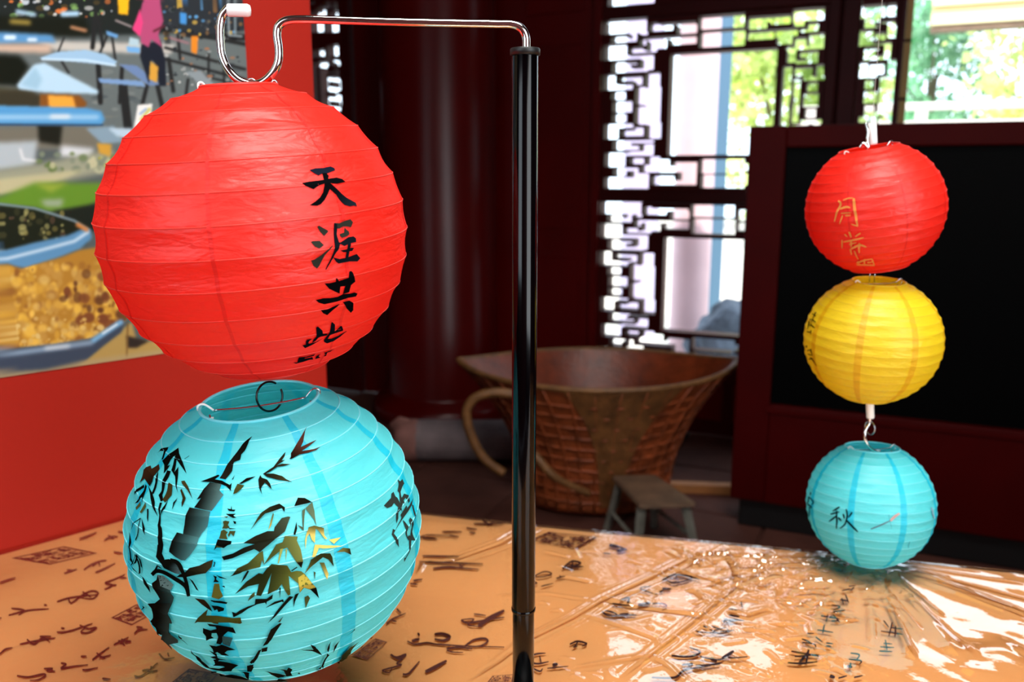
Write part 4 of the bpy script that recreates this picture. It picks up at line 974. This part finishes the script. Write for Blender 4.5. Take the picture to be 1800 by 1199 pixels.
YB = .824
red = Lantern('paper_lantern', 'large red paper lantern with black brush characters, hanging from the chrome hook', 453, 411, YB, .1447, .1420, .24, .20, 3.5, -3, 14, 'red', math.radians(-88), yaw=.5, seam_w=.012)
blue = Lantern('paper_lantern', 'large turquoise lantern with a brush-painted bamboo, under the large red lantern', 490, 924, YB, .1478, .1515, .385, .40, 5.5, -3.2, 15, 'blue', math.radians(-96), yaw=.25, seam_w=.05)
SR = Lantern('paper_lantern', 'small red lantern with gold brush characters, topmost of the right string', 1537, 366, 1.20, .0930, .0925, .42, .42, 2, -11, 16, 'red', math.radians(-88), yaw=.3, seam_w=.012, bumpy=.7)
SY = Lantern('paper_lantern', 'small yellow lantern with black marks at its left edge, middle of the right string', 1533, 597, 1.20, .0946, .0930, .38, .38, 4, 0, 16, 'yellow', math.radians(-78), yaw=.2, seam_w=.05, bumpy=.7)
SB = Lantern('paper_lantern', 'small turquoise lantern with black characters, lowest of the right string, touching the table', 1529, 885, 1.205, .0920, .0955, .42, .36, -6, 0, 16, 'blue', math.radians(-84), yaw=.2, seam_w=.05, bumpy=.7)

K_ = '08090b'
A = Art().crop(520, 280, 12)
A.P([(305,210),(430,170),(600,160),(760,125),(840,160),(860,205),(790,235),(690,275),(560,290),(490,325),(400,275)], '141a26')
A.P([(580,270),(670,270),(710,335),(695,400),(700,440),(600,440)], K_)
A.P([(130,500),(280,470),(450,450),(600,425),(720,400),(870,375),(980,410),(1040,480),(870,520),(740,510),(590,520),(480,555),(375,630),(270,590),(200,565)], K_)
A.P([(600,440),(730,440),(730,500),(715,640),(680,730),(620,850),(540,940),(460,975),(300,965),(430,880),(520,800),(580,700),(600,560)], K_)
A.P([(660,480),(740,520),(870,620),(980,720),(1080,800),(1280,910),(1300,990),(1230,975),(1150,990),(1040,960),(940,860),(860,740),(740,640),(680,600)], K_, '1a2028', [(740,640),(1280,980)])
A.crop(535, 375, 10.9)
for p in ([(262,260),(295,235),(470,330),(480,350),(400,435),(330,360)], [(140,550),(180,535),(310,530),(380,610),(290,675),(210,640)], [(135,910),(200,890),(330,800),(540,615),(545,625),(400,800),(300,1010),(255,1065),(180,1010)],
          [(590,185),(680,190),(780,145),(890,115),(945,170),(910,265),(830,250),(760,250),(690,290),(590,290)], [(700,395),(780,370),(790,270),(820,310),(870,345),(880,400),(830,440),(740,470),(700,430)]):
    A.P(p, '2c2c26')
for p in ([(585,190),(640,210),(650,280),(640,400),(660,500),(680,600),(650,700),(600,780),(570,860),(500,980),(430,1090),(420,1075),(520,880),(560,760),(585,620)],
          [(590,560),(700,560),(850,460),(950,440),(995,480),(990,550),(880,570),(760,625),(700,590),(590,610)], [(830,560),(890,560),(880,660),(870,870),(815,870),(820,740)], [(700,715),(800,695),(900,660),(955,665),(930,720),(830,745),(770,750)],
          [(570,850),(700,885),(860,850),(1030,785),(1105,870),(1050,930),(900,930),(680,970),(630,940),(590,880)]): A.P(p, '10141a')
A.crop(545, 470, 12.62)
for p in ([(320,355),(440,350),(570,315),(570,240),(590,235),(640,300),(850,225),(880,100),(920,85),(950,110),(1010,320),(920,400),(900,490),(880,560),(740,600),(790,420),(680,430),(665,590),(600,560),(430,480)],
          [(135,735),(300,695),(480,685),(620,660),(740,600),(900,590),(1000,565),(1065,590),(1030,650),(850,680),(600,760),(320,820),(200,790)], [(230,940),(370,925),(650,805),(650,815),(540,910),(400,1080),(300,1030)], [(730,770),(870,735),(950,780),(970,960),(920,1020),(820,920)]): A.P(p, K_)
A.crop(505, 560, 12.62)
for p in ([(655,220),(695,200),(780,270),(785,330),(895,330),(890,380),(740,410),(690,440),(640,510),(560,560),(590,470),(640,410)], [(440,470),(560,450),(540,470),(490,510),(470,560),(500,575),(640,540),(810,455),(700,530),(550,610),(400,670),(340,610),(420,590),(415,520)],
          [(1000,110),(1020,100),(1070,150),(1045,280),(1180,170),(1210,165),(1245,280),(1100,330),(960,380),(920,480),(1000,480),(1150,420),(1330,300),(1340,310),(1200,440),(1050,530),(900,575),(840,550),(830,510),(900,380),(960,230)],
          [(140,1010),(230,1000),(260,860),(420,850),(620,780),(590,830),(520,850),(390,890),(390,905),(520,880),(560,860),(580,920),(500,930),(360,980),(200,1025)], [(620,910),(650,840),(740,780),(700,850),(740,880)], [(810,760),(900,730),(1040,670),(960,740),(890,760),(870,840),(820,855),(860,800)]): A.P(p, '0a0e14')
red.art(A, 'brush_characters')

A = Art(); BK, DK, OL, GO, BR = '0a0a07', '15170f', '4c5028', 'b3a04a', '3c2414'
A.crop(660, 830, 6.66)
for p in ([(255,85),(290,110),(320,80),(345,130),(320,170),(300,230),(310,300),(340,250),(385,270),(410,340),(395,360),(350,300),(330,330),(345,390),(320,360),(300,420),(330,470),(300,440),(270,470),(285,540),(270,600),(235,470),(255,450),(265,410),(225,360),(200,400),(150,420),(110,390),(190,300),(190,250),(215,230),(240,280),(265,300),(290,360),(285,240),(265,220),(275,140)],
          [(450,300),(440,380),(400,460),(330,560),(240,700),(225,730),(205,730),(225,665),(250,680),(310,570),(360,450),(410,390)], [(205,730),(230,720),(265,790),(285,880),(240,830)], [(440,380),(455,385),(475,550),(460,540)], [(310,500),(370,390),(385,410),(350,480),(330,540)],
          [(340,560),(360,580),(385,640),(370,700),(390,760),(410,740),(425,750),(440,640),(415,580),(400,680),(400,560),(415,530),(465,610),(450,700),(465,800),(400,800),(355,720),(350,640)], [(410,790),(430,800),(400,930),(345,1055),(340,1000),(355,1010),(390,920)]): A.P(p, '2a322e')
blue.art(A, 'dream_character')
A = Art().crop(215, 770, 5.215)
for p in ([(315,130),(350,100),(420,80),(415,110),(360,190),(345,190),(385,120),(340,115)], [(350,200),(430,150),(510,85),(520,140),(555,220),(585,325),(540,260),(500,200),(470,310),(510,260),(500,500),(480,350),(440,290),(490,160),(440,200),(400,250),(430,240),(370,320),(370,240)],
          [(570,190),(610,155),(605,165),(570,195)], [(400,290),(435,300),(420,360),(380,450),(350,520),(360,570),(340,580),(315,520),(345,480),(370,390)], [(320,300),(330,380),(270,510),(255,500),(300,400)], [(225,430),(260,500),(290,580),(320,720),(290,660),(250,550)],
          [(100,520),(110,490),(190,425),(195,450),(130,500)], [(205,420),(215,440),(190,560),(180,620),(185,540),(140,590),(100,600),(150,560),(190,480)], [(225,650),(240,650),(230,770),(220,730)], [(50,850),(100,780),(165,730),(165,740),(110,780)], [(160,735),(165,735),(150,840),(105,945),(100,930),(145,830)],
          [(170,730),(210,830),(205,890),(195,860)], [(335,590),(355,590),(350,680),(340,800),(355,830),(370,900),(375,980),(360,1060),(385,1110),(380,1140),(315,1085),(325,990),(330,880),(315,800),(335,710)], [(405,560),(390,650),(345,710),(370,640)], [(45,860),(75,960),(70,1100),(95,1170),(60,1120),(62,980)],
          [(90,1160),(130,1060),(160,1120),(165,1199),(152,1180),(140,1090),(110,1150)], [(495,545),(470,600),(455,660),(455,590)]): A.P(p, BK)
A.P([(195,290),(255,250),(265,280),(320,230),(330,280),(270,400),(240,440),(200,370),(155,410),(180,350)], BR, BK, [(200,260),(300,400)])
for p in ([(430,410),(465,430),(440,520),(380,590),(355,560),(400,480)], [(540,395),(570,390),(610,450),(640,560),(600,480),(550,420)], [(530,480),(545,465),(575,550),(540,635),(535,590),(545,550)]): A.P(p, '3c3418', '241a0c', [(400,400),(560,620)])
for p in ([(115,635),(170,580),(165,620),(120,660)], [(155,680),(190,630),(220,590),(220,630),(170,690)]): A.P(p, OL)
A.crop(320, 750, 4.795)
A.P([(590,75),(560,140),(530,200),(500,230),(490,280),(440,300),(420,370),(360,440),(310,430),(370,340),(430,250),(510,150)], BK, '1c1a14', [(590,75),(330,430)])
A.P([(230,465),(330,480),(320,540),(350,575),(300,640),(250,710),(180,700),(100,680),(160,600),(120,615),(170,550)], '0e0e0b', '5a7874', [(150,600),(330,660)], 1, .75)
A.P([(60,680),(240,715),(230,770),(210,840),(160,900),(140,940),(0,910),(0,880),(5,850),(20,790)], '100f0a', '4d7474', [(10,800),(230,880)], 1, .75)
A.P([(-52,892),(0,905),(140,935),(130,1000),(60,1090),(20,1130),(-10,1128),(-60,1100),(-112,1055),(-108,1030),(-80,960)], '0c0b07', '4d7474', [(-90,980),(130,1040)], 1, .7)
for p in ([(155,460),(240,425),(300,400),(310,410),(270,440),(330,450),(400,490),(415,470),(415,545),(370,500),(320,480),(240,465)], [(415,440),(440,400),(425,440)], [(475,480),(540,430),(620,415),(560,450),(500,480)], [(380,690),(410,695),(415,665),(420,698),(450,700),(440,715),(395,710)], [(370,735),(455,735),(435,750),(460,770),(430,770),(400,755)], [(430,795),(455,800),(455,820),(440,820)], [(375,840),(400,855),(455,860),(400,866)],
          [(300,950),(420,965),(415,990),(385,1000),(350,1025),(300,1010),(265,1045),(290,990)]): A.P(p, BK)
for p in ([(430,570),(465,480),(525,495),(500,530),(460,560)], [(355,760),(395,755),(380,770)], [(345,800),(365,792),(400,800),(385,830),(400,850),(375,860),(335,860),(350,830)], [(325,880),(350,868),(385,890),(370,910),(385,950),(310,945),(320,910)], [(400,880),(450,880),(435,925),(410,900),(395,930),(385,915)], [(290,1000),(345,1020),(290,1020)]): A.P(p, '3a3c1c')
A.crop(440, 740, 8.56)
A.P([(845,100),(825,150),(800,300),(760,385),(900,320),(1000,280),(890,370),(770,460),(960,430),(1055,395),(990,440),(880,480),(740,510),(620,575),(585,570),(610,550),(610,490),(700,330)], '180d08', '4a2a20', [(600,560),(760,340)])
for p in ([(530,460),(515,540),(470,600),(525,590),(430,650),(400,670),(480,645),(610,650),(500,680),(410,690),(300,760),(230,790),(350,790),(480,830),(540,880),(630,925),(540,910),(400,885),(250,840),(190,790),(350,690)], [(150,810),(170,850),(250,880),(300,950),(320,1020),(365,1060),(290,1000),(220,930),(160,1020),(175,1105),(135,1010),(120,880)]): A.P(p, '16140c', '2e2a18', [(200,800),(500,900)])
A.crop(380, 860, 7.2)
A.P([(575,295),(680,220),(800,180),(870,230),(865,290),(830,240),(720,280),(620,310),(530,400),(430,520),(470,460),(520,370)], '12120a', '34361a', [(800,180),(500,420)])
A.P([(720,300),(730,320),(700,450),(660,520),(690,400)], OL, GO, [(720,300),(680,500)])
A.P([(1150,180),(1215,165),(1250,280),(1270,470),(1240,380),(1170,290),(1130,240),(1105,530),(1030,450),(1095,480),(1090,270),(1060,250),(940,350),(840,540),(910,345),(830,365),(740,480),(730,530),(870,535),(760,620),(640,690),(540,700),(345,680),(500,590),(650,530),(720,440),(860,330),(990,215)], '1a1a10', '56664e', [(600,640),(1150,220)])
A.P([(985,218),(1035,105),(1120,110),(1210,165),(1150,182)], '12100a')
A.P([(60,860),(200,820),(350,740),(500,690),(650,660),(750,630),(620,740),(550,800),(480,760),(380,800),(200,880),(90,905)], BK, '22241a', [(60,880),(600,700)])
A.P([(1020,410),(1025,500),(1000,580),(975,570)], '14160e')
A.P([(870,590),(1030,600),(1020,650),(1070,760),(1100,920),(1080,1000),(1020,930),(900,740),(840,760),(700,870),(600,960),(680,830),(760,700),(840,670)], '3c421e', '6a7038', [(700,860),(1050,700)])
A.P([(1020,925),(1100,915),(1082,1000)], '14140a')
for p in ([(810,760),(850,750),(790,940),(780,930)], [(880,760),(900,760),(880,910)]): A.P(p, '8a9048')
A.P([(1140,560),(1170,480),(1240,460),(1360,490),(1370,580),(1410,630),(1380,630),(1290,520),(1255,500),(1250,680),(1210,640),(1180,560),(1150,600),(1130,760),(1125,640)], '4a481e', 'cdb860', [(1200,465),(1200,580)])
A.P([(1430,640),(1580,610),(1490,690)], 'd2bc62'); A.P([(1250,700),(1400,710),(1600,715),(1480,740),(1350,750),(1300,740),(1250,850),(1210,860)], 'c8b45c')
A.P([(1520,800),(1600,740),(1690,750),(1710,830),(1620,790)], '6c6a34', '1a180c', [(1540,780),(1690,790)])
A.P([(1200,890),(1320,810),(1440,810),(1470,860),(1490,980),(1420,890),(1350,860),(1200,990),(1120,1080),(1180,960)], '2a2c14', '56582a', [(1300,850),(1150,1050)])
A.P([(1310,930),(1370,930),(1420,1070),(1400,1140),(1350,1010)], OL, 'cdb45a', [(1330,930),(1400,1120)])
A.P([(270,1000),(400,940),(540,810),(590,780),(610,960),(580,900),(560,980),(440,1010),(250,1070),(210,1080)], '2a2e14', '4c5226', [(210,1080),(560,850)])
A.crop(380, 980, 7.2)
A.P([(180,240),(300,140),(480,30),(560,60),(560,100),(420,130),(300,200)], '14160c', '40461e', [(180,240),(520,60)])
A.P([(310,330),(350,240),(400,160),(420,170),(370,260)], '12140c')
A.P([(590,210),(640,140),(700,80),(900,100),(950,190),(1020,175),(1080,180),(1130,220),(1270,390),(1190,410),(1110,380),(1060,450),(1040,330),(920,240),(940,470),(910,480),(830,340),(780,400),(650,460),(680,320),(700,200),(640,340),(570,480),(510,470),(540,340),(400,370),(240,460),(380,310),(540,200)], '1e220e', '5a6028', [(560,260),(1040,260)])
A.P([(1040,260),(1110,215),(1150,250),(1260,380),(1180,400),(1100,375),(1060,440),(1045,340)], 'a8963c')
A.P([(1190,405),(1270,385),(1305,520)], BK)
for p in ([(1020,120),(1030,130),(960,180),(950,170)], [(1000,470),(1050,450),(1000,560),(980,630),(980,540)], [(230,750),(200,690),(250,705),(300,670),(400,620),(490,590),(500,520),(640,520),(720,460),(710,520),(640,560),(635,600),(620,570),(520,590),(400,650),(330,700)], [(620,640),(740,560),(850,530),(855,570),(830,560),(740,590)],
          [(650,840),(760,680),(930,490),(980,500),(860,620)], [(800,380),(820,380),(805,520)]): A.P(p, '10120a')
for p in ([(400,550),(440,470),(490,430),(490,480)], [(1120,510),(1165,485),(1190,520),(1130,635)], [(1235,180),(1260,190),(1245,280)], [(780,820),(850,735),(810,820)]): A.P(p, '3c4020')
A.crop(220, 960, 7.994)
A.P([(440,410),(520,420),(680,545),(645,615),(685,720),(640,840),(610,930),(640,1000),(665,1085),(620,1060),(630,1199),(640,1250),(480,1250),(360,1070),(410,970),(375,850),(330,800),(420,800),(480,750),(380,520),(430,480)], '100b06', '2c4442', [(440,800),(700,780)], 1, .95)
A.P([(440,410),(520,420),(680,545),(645,615),(500,560)], '5a706e', None, None, .8)
A.P([(460,-20),(530,-20),(510,100),(510,160),(545,200),(540,260),(500,220),(440,150)], BK)
A.P([(545,190),(620,180),(700,215),(790,300),(770,395),(700,380),(560,310),(530,250)], BK, '4a6466', [(640,260),(780,350)])
A.S([(360,410),(430,355),(540,370),(700,460),(850,560),(910,690)], 62, BK, taper=.7); A.S([(640,190),(740,225),(810,320),(850,450),(890,600),(915,690)], 56, BK, taper=.6); A.S([(370,400),(440,320),(480,262)], 30, BK); A.S([(480,265),(530,310)], 18, BK)
A.P([(730,430),(790,385),(840,380),(920,300),(1050,270),(1150,220),(1235,190),(1220,290),(1150,370),(1030,390),(850,435)], BK, '2a2616', [(780,420),(1200,260)])
for p in ([(1240,215),(1270,230),(1260,290),(1245,285),(1255,240)], [(910,445),(960,480),(1050,625),(1010,600)], [(170,100),(205,200),(220,380),(200,390),(190,300),(165,130),(100,270),(90,260)], [(40,190),(100,280),(200,390),(270,440),(330,510),(370,560),(370,650),(310,540),(250,430),(130,330),(50,210)], [(235,840),(285,855),(225,905),(250,865)], [(1250,400),(1300,420),(1290,460),(1330,500),(1250,500),(1270,450)],
          [(1290,395),(1380,430),(1445,460),(1340,440)], [(1210,740),(1225,770),(1280,755),(1350,755),(1445,780),(1430,805),(1320,790),(1250,780)], [(1360,555),(1400,550),(1410,580)]): A.P(p, BK)
A.P([(995,715),(1130,740),(1180,820),(1230,920),(1160,880),(1080,820)], '24180c', BK, [(1100,760),(1200,900)]); A.P([(1260,520),(1330,520),(1340,600),(1390,690),(1330,730),(1230,700)], '4c4a1c')
A.crop(270, 1060, 8.571)
A.P([(0,0),(260,0),(240,150),(290,300),(240,290),(250,440),(370,560),(370,600),(260,600),(310,720),(380,790),(300,750),(90,580),(150,560),(130,480),(0,340)], '0e0a06', '2c3834', [(60,200),(270,240)])
A.P([(630,290),(680,210),(820,90),(800,180),(950,180),(1200,210),(1320,200),(1340,280),(1310,300),(1150,270),(990,270),(990,300),(930,290),(880,265),(680,265)], '2c2c10', '3a3a14', [(700,200),(1000,240)])
for p in ([(395,450),(450,510),(430,530),(525,630),(440,560),(400,510)], [(570,685),(640,760),(730,870),(860,940),(1000,960),(1080,950),(1050,940),(900,930),(940,910),(920,870),(1100,890),(1280,930),(1200,970),(1180,1000),(1060,1020),(880,970),(740,900),(660,850)],
          [(845,1070),(870,1010),(950,1015),(960,1060),(1180,1065),(1440,1110),(1520,1130),(1400,1140),(1180,1100),(1000,1105)], [(980,1120),(1200,1150),(1330,1150),(1290,1180),(1200,1180)], [(820,290),(960,320),(1200,370),(1240,460),(1120,430),(1060,480),(1050,560),(1020,600),(960,580),(980,500),(950,450),(880,450),(880,490),(920,510),(860,520),(810,540),(800,490),(750,440),(750,370),(860,410),(950,390),(940,350),(850,340)],
          [(850,610),(960,630),(1040,600),(1240,690),(1120,700),(1080,730),(1150,770),(1040,760),(970,720),(920,740),(900,680)], [(845,700),(960,740),(980,790),(1120,840),(1000,840),(960,890),(930,920),(900,850),(950,830),(870,780),(950,770)], [(875,30),(980,40),(1070,70),(1060,110),(980,130),(960,90),(920,110)],
          [(1190,130),(1240,160),(1210,200)], [(450,870),(500,940),(600,1050),(560,1020),(440,910)], [(1310,1000),(1400,1030),(1440,1050),(1440,1110),(1400,1100)], [(1410,930),(1510,910),(1480,1010),(1420,1000)], [(1450,880),(1490,820),(1570,790),(1530,860),(1480,900)]): A.P(p, BK)
A.P([(1040,490),(1200,510),(1160,630),(1060,590)], '26403e', None, None, .9)
A.crop(440, 1070, 7.5)
for p in ([(165,490),(270,270),(390,180),(415,185),(300,350),(230,460)], [(150,520),(230,500),(220,550),(150,560)], [(110,540),(150,530),(100,620),(50,700),(0,690),(40,640)], [(0,720),(50,750),(20,800),(0,780)], [(660,512),(740,515),(830,530),(790,455),(850,470),(860,500),(940,595),(880,580),(810,550)],
          [(1055,410),(1045,520),(1020,560),(1010,540)], [(1005,570),(1030,580),(940,750),(900,860),(850,900),(830,880),(900,780),(960,670)], [(940,750),(970,740),(950,775)], [(1080,555),(1110,490),(1180,420),(1130,500)], [(1240,370),(1360,240),(1360,255)], [(1350,605),(1430,540),(1470,455),(1475,510),(1500,500),(1400,580)], [(1525,470),(1610,345),(1580,430)],
          [(185,810),(290,840),(470,850),(440,810),(360,765),(480,800),(500,745),(555,790),(530,820),(570,880),(490,890),(400,880),(280,860)], [(620,850),(640,810),(660,860)], [(320,968),(370,915),(600,910),(700,900),(760,930),(830,890),(850,900),(800,940),(720,965),(740,940),(700,925),(440,935),(400,968)]): A.P(p, '12120a')
A.P([(1145,720),(1200,600),(1300,520),(1400,400),(1330,500),(1440,430),(1320,540),(1260,630),(1190,670)], '1c2010', '3a4020', [(1180,660),(1350,480)])
blue.art(A, 'bamboo_painting')

G = 'd88a48'; A = Art().crop(1450, 340, 8.564)
for w_, p in ((32,[(208,110),(240,160),(190,270),(150,420)]),(20,[(280,105),(360,75),(430,70)]),(42,[(440,75),(448,200),(475,380),(495,495)]),(20,[(500,492),(400,460)]),(32,[(230,235),(320,205),(385,215)]),(18,[(250,300),(400,290)]),(24,[(310,335),(390,330)]),(20,[(270,330),(230,460)]),
              (20,[(300,610),(340,650)]),(32,[(370,570),(400,660)]),(24,[(540,590),(460,645)]),(22,[(270,690),(265,815)]),(26,[(290,720),(450,690),(590,655)]),(26,[(400,690),(400,800)]),(22,[(370,760),(480,730)]),(30,[(520,740),(520,885)]),(22,[(390,820),(410,910)]),(28,[(400,820),(530,770),(625,795)]),(18,[(450,850),(510,985)]),
              (20,[(480,1030),(600,990),(720,965)]),(20,[(600,970),(600,1070)]),(22,[(710,970),(745,1060)]),(20,[(480,1055),(750,1065)]),(18,[(640,1015),(710,1010)]),(18,[(500,1000),(530,1070)])): A.S(p, w_, G)
SR.art(A, 'gold_characters', 4, .0012)
A = Art().crop(1400, 530, 9.23)
for w_, p in ((15,[(325,175),(270,275)]),(15,[(262,200),(320,240)]),(14,[(225,300),(280,290),(250,335)]),(15,[(205,330),(190,450)]),(17,[(270,300),(325,345)]),(19,[(240,380),(305,435)]),(15,[(250,360),(230,410)]),(17,[(180,492),(250,505)]),(17,[(250,470),(240,535)]),(20,[(212,320),(215,400)]),
              (22,[(170,715),(182,745)]),(14,[(195,795),(250,780)]),(15,[(240,770),(270,865)]),(15,[(200,850),(272,872)]),(15,[(220,930),(285,925)]),(15,[(240,900),(300,965),(338,1042)])): A.S(p, w_, '1a120a')
SY.art(A, 'black_characters', 4, .0012)
A = Art().crop(1405, 850, 6.923)
for w_, p in ((20,[(495,285),(410,335)]),(17,[(385,372),(490,345)]),(20,[(455,330),(460,440),(455,550)]),(20,[(455,395),(365,462)]),(22,[(480,410),(515,455)]),(18,[(535,370),(555,425)]),(20,[(645,350),(600,412)]),(20,[(575,310),(585,400),(560,490),(500,542)]),(24,[(585,450),(640,510),(715,582)]),
              ): A.S(p, w_, K_)
SB.art(A, 'black_character', 4, .0012); A = Art().crop(1405, 850, 6.923)
for w_, p in ((12,[(140,105),(140,145)]),(12,[(120,160),(105,250)]),(14,[(120,160),(172,222),(150,262)]),(15,[(110,250),(165,292)]),(13,[(120,290),(152,300)]),(10,[(130,300),(130,410)])): A.S(p, w_, K_)
SB.art(A, 'black_character', 4, .0012); A = Art().crop(1405, 850, 6.923)
A.S([(870,555),(960,520),(1050,475),(1110,450)], 15, '5c7280'); A.S([(1108,452),(1160,400),(1215,362)], 34, 'b89a96'); A.S([(1085,380),(1120,545)], 4, '2c8a9a'); A.S([(1600,290),(1620,370),(1635,430)], 18, '7aa0b0'); A.S([(1335,700),(1322,780)], 9, '3c9aa8')
SB.art(A, 'faint_sketch', 4, .0012)['label'] = 'faint grey and pink brush sketch'

# ------------------------------------------------------------------ stand with chrome hook
def py(u, v, Y=YB): q = at_y(u, v, Y); return Vector(q)
top = at_y(923, 92, YB); 
STD = thing('lantern_stand', 'black glossy pole stand with a bent chrome hook rod carrying the large lanterns', 'stand', (top.x, YB, TZ+.006))
L0 = Vector(STD.location); PR = .0124; zt = top.z-L0.z
zj = at_y(910, 1070, YB).z-L0.z
lathe('pole', [(0, zt), (PR*.96, zt), (PR, zt-.001), (PR, zj), (PR*.97, zj-.001)], M['blacktube'], STD, 40)
lathe('lower_pole', [(PR*.93, zj+.004), (PR*.93, .012), (0, .012)], M['blacktube'], STD, 40)
lathe('joint_ring', [(PR*.99, zj+.002), (PR*1.04, zj+.0015), (PR*1.04, zj-.0015), (PR*.93, zj-.0025)], M['blacktube'], STD, 40)
lathe('pole_cap', [(0, zt+.0035), (PR*1.08, zt+.0035), (PR*1.14, zt+.0025), (PR*1.14, zt-.0025), (PR*1.0, zt-.003)], M['blackplastic'], STD, 40)
lathe('base', [(0, .014), (.02, .014), (.035, .010), (.056, .006), (.058, .003), (.058, 0), (0, 0)], M['blackplastic'], STD, 56)
hk = [(402,14),(391,28),(387,50),(388,80),(391,100),(401,122),(418,140),(440,148),(461,145),(480,128),(489,108),(490,85),(487,62),(490,46),(505,36),(540,34),(640,37),(760,40),(870,42),(900,43),(916,50),(924,64),(925,80),(925,94)]
pts = [p-L0 for p in catmull([py(u, v) for u, v in hk], 7)]
tube('hook_rod', pts, .0038, M['chrome'], STD, 20)
a, b_ = py(401, 18)-L0, py(441, 18.5)-L0; ax = (b_-a).normalized()
bm = bmesh.new(); n = 24; prof = [(0, 0), (.0056, 0), (.0058, .001), (.0058, (b_-a).length-.003), (.0048, (b_-a).length-.001), (0, (b_-a).length)]
V, Fc = [], []; u_ = ax.orthogonal().normalized(); w2 = ax.cross(u_)
for r_, l in prof:
    for q in range(n): t_ = 2*math.pi*q/n; V.append(a+ax*l+(u_*math.cos(t_)+w2*math.sin(t_))*r_)
for i in range(len(prof)-1):
    for q in range(n): Fc.append((i*n+q, i*n+(q+1) % n, (i+1)*n+(q+1) % n, (i+1)*n+q))
mesh('hook_sleeve', V, Fc, M['whitecap'], STD, True)

def ring(name, c, r, axis, m, wr, label, cat, a0=0, a1=2*math.pi, n=40):
    t = thing(name, label, cat, c); ax = Vector(axis).normalized(); u_ = ax.orthogonal().normalized(); w_ = ax.cross(u_)
    P = [(u_*math.cos(a0+(a1-a0)*i/n)+w_*math.sin(a0+(a1-a0)*i/n))*r for i in range(n+1)]
    tube('ring_wire', P, wr, m, t, 10); return t
# loop that hangs the red lantern on the hook, split ring between the two lanterns
cr = py(443, 160); lp = thing('hanging_loop', 'thin wire loop hanging the large red lantern on the chrome hook', 'wire loop', cr)
tube('loop_wire', catmull([(-.006, 0, -.004), (-.008, .001, .006), (-.001, .002, .0115), (.006, .001, .006), (.006, -.001, -.004)], 6), .0007, M['wire'], lp, 8)
tube('loop_leg', [(-.006, 0, -.004), (-.012, .0, -.012)], .0007, M['wire'], lp, 6); tube('loop_leg', [(.006, -.001, -.004), (.014, 0, -.012)], .0007, M['wire'], lp, 6)
c = py(474, 697, YB-.005); sr = ring('split_ring', c, .0148, (.72, -.62, .15), M['blacktube'], .0011, 'dark split wire ring joining the two large lanterns', 'ring', .2, 5.9)
# right string hardware
def smalls(name, u, v0, v1, label, hook=None, tilt=0):
    a, b_ = at_y(u[0], v0, 1.2), at_y(u[1], v1, 1.2); root = thing(name, label, 'hook', b_)
    lathe_l = (a-b_).length
    s_ = lathe('hook_sleeve', [(0, 0), (.0052, 0), (.0056, .002), (.0056, lathe_l-.002), (.005, lathe_l), (0, lathe_l)], M['whitecap'], root, 20); s_.rotation_euler = (a-b_).to_track_quat('Z', 'Y').to_euler()
    if hook: tube('hook_wire', catmull([at_y(x, y, 1.2-dy)-b_ for x, y, dy in hook], 6), .0022, M['chrome'], root, 10)
    return root
r1 = smalls('wire_hook', (1533, 1535), 216, 254, 'pale sleeved hook holding the small red lantern', [(1522,216,0),(1526,232,.004),(1524,246,.004),(1527,262,.004),(1518,252,.004),(1511,260,.003)])
for c_ in r1.children:
    if c_.name.startswith('hook_wire'): c_.scale = (1, 1, 1)
cd = thing('nylon_cord', 'thin cord running up from the hook of the small red lantern', 'cord', at_y(1533, 217, 1.2)); tube('cord_strand', [(0, 0, 0), (0, 0, H-at_y(1533, 217, 1.2).z)], .00035, M['whitecap'], cd, 6)
smalls('wire_hook', (1529, 1530), 706, 735, 'silver sleeved hook between the yellow and the small turquoise lantern', [(1529,734,0),(1528,745,.0),(1521,757,.004),(1521,772,.006),(1527,785,.006),(1537,793,.004),(1547,794,0)])
rp = ring('wire_loop', at_y(1529, 752, 1.2), .010, (1, .35, 0), M['wire'], .0009, 'thin wire loop below the yellow lantern', 'wire loop')
jp = thing('link_wire', 'short wire link between the small red and the yellow lantern', 'wire loop', at_y(1533, 480, 1.2)); 
for dx in (-.003, .004): tube('link_strand', [(dx, 0, .006), (dx, 0, -.013)], .0009, M['wire'], jp, 6)
# right string's shade foot: the tag ends of the film gathered under the lowest lantern
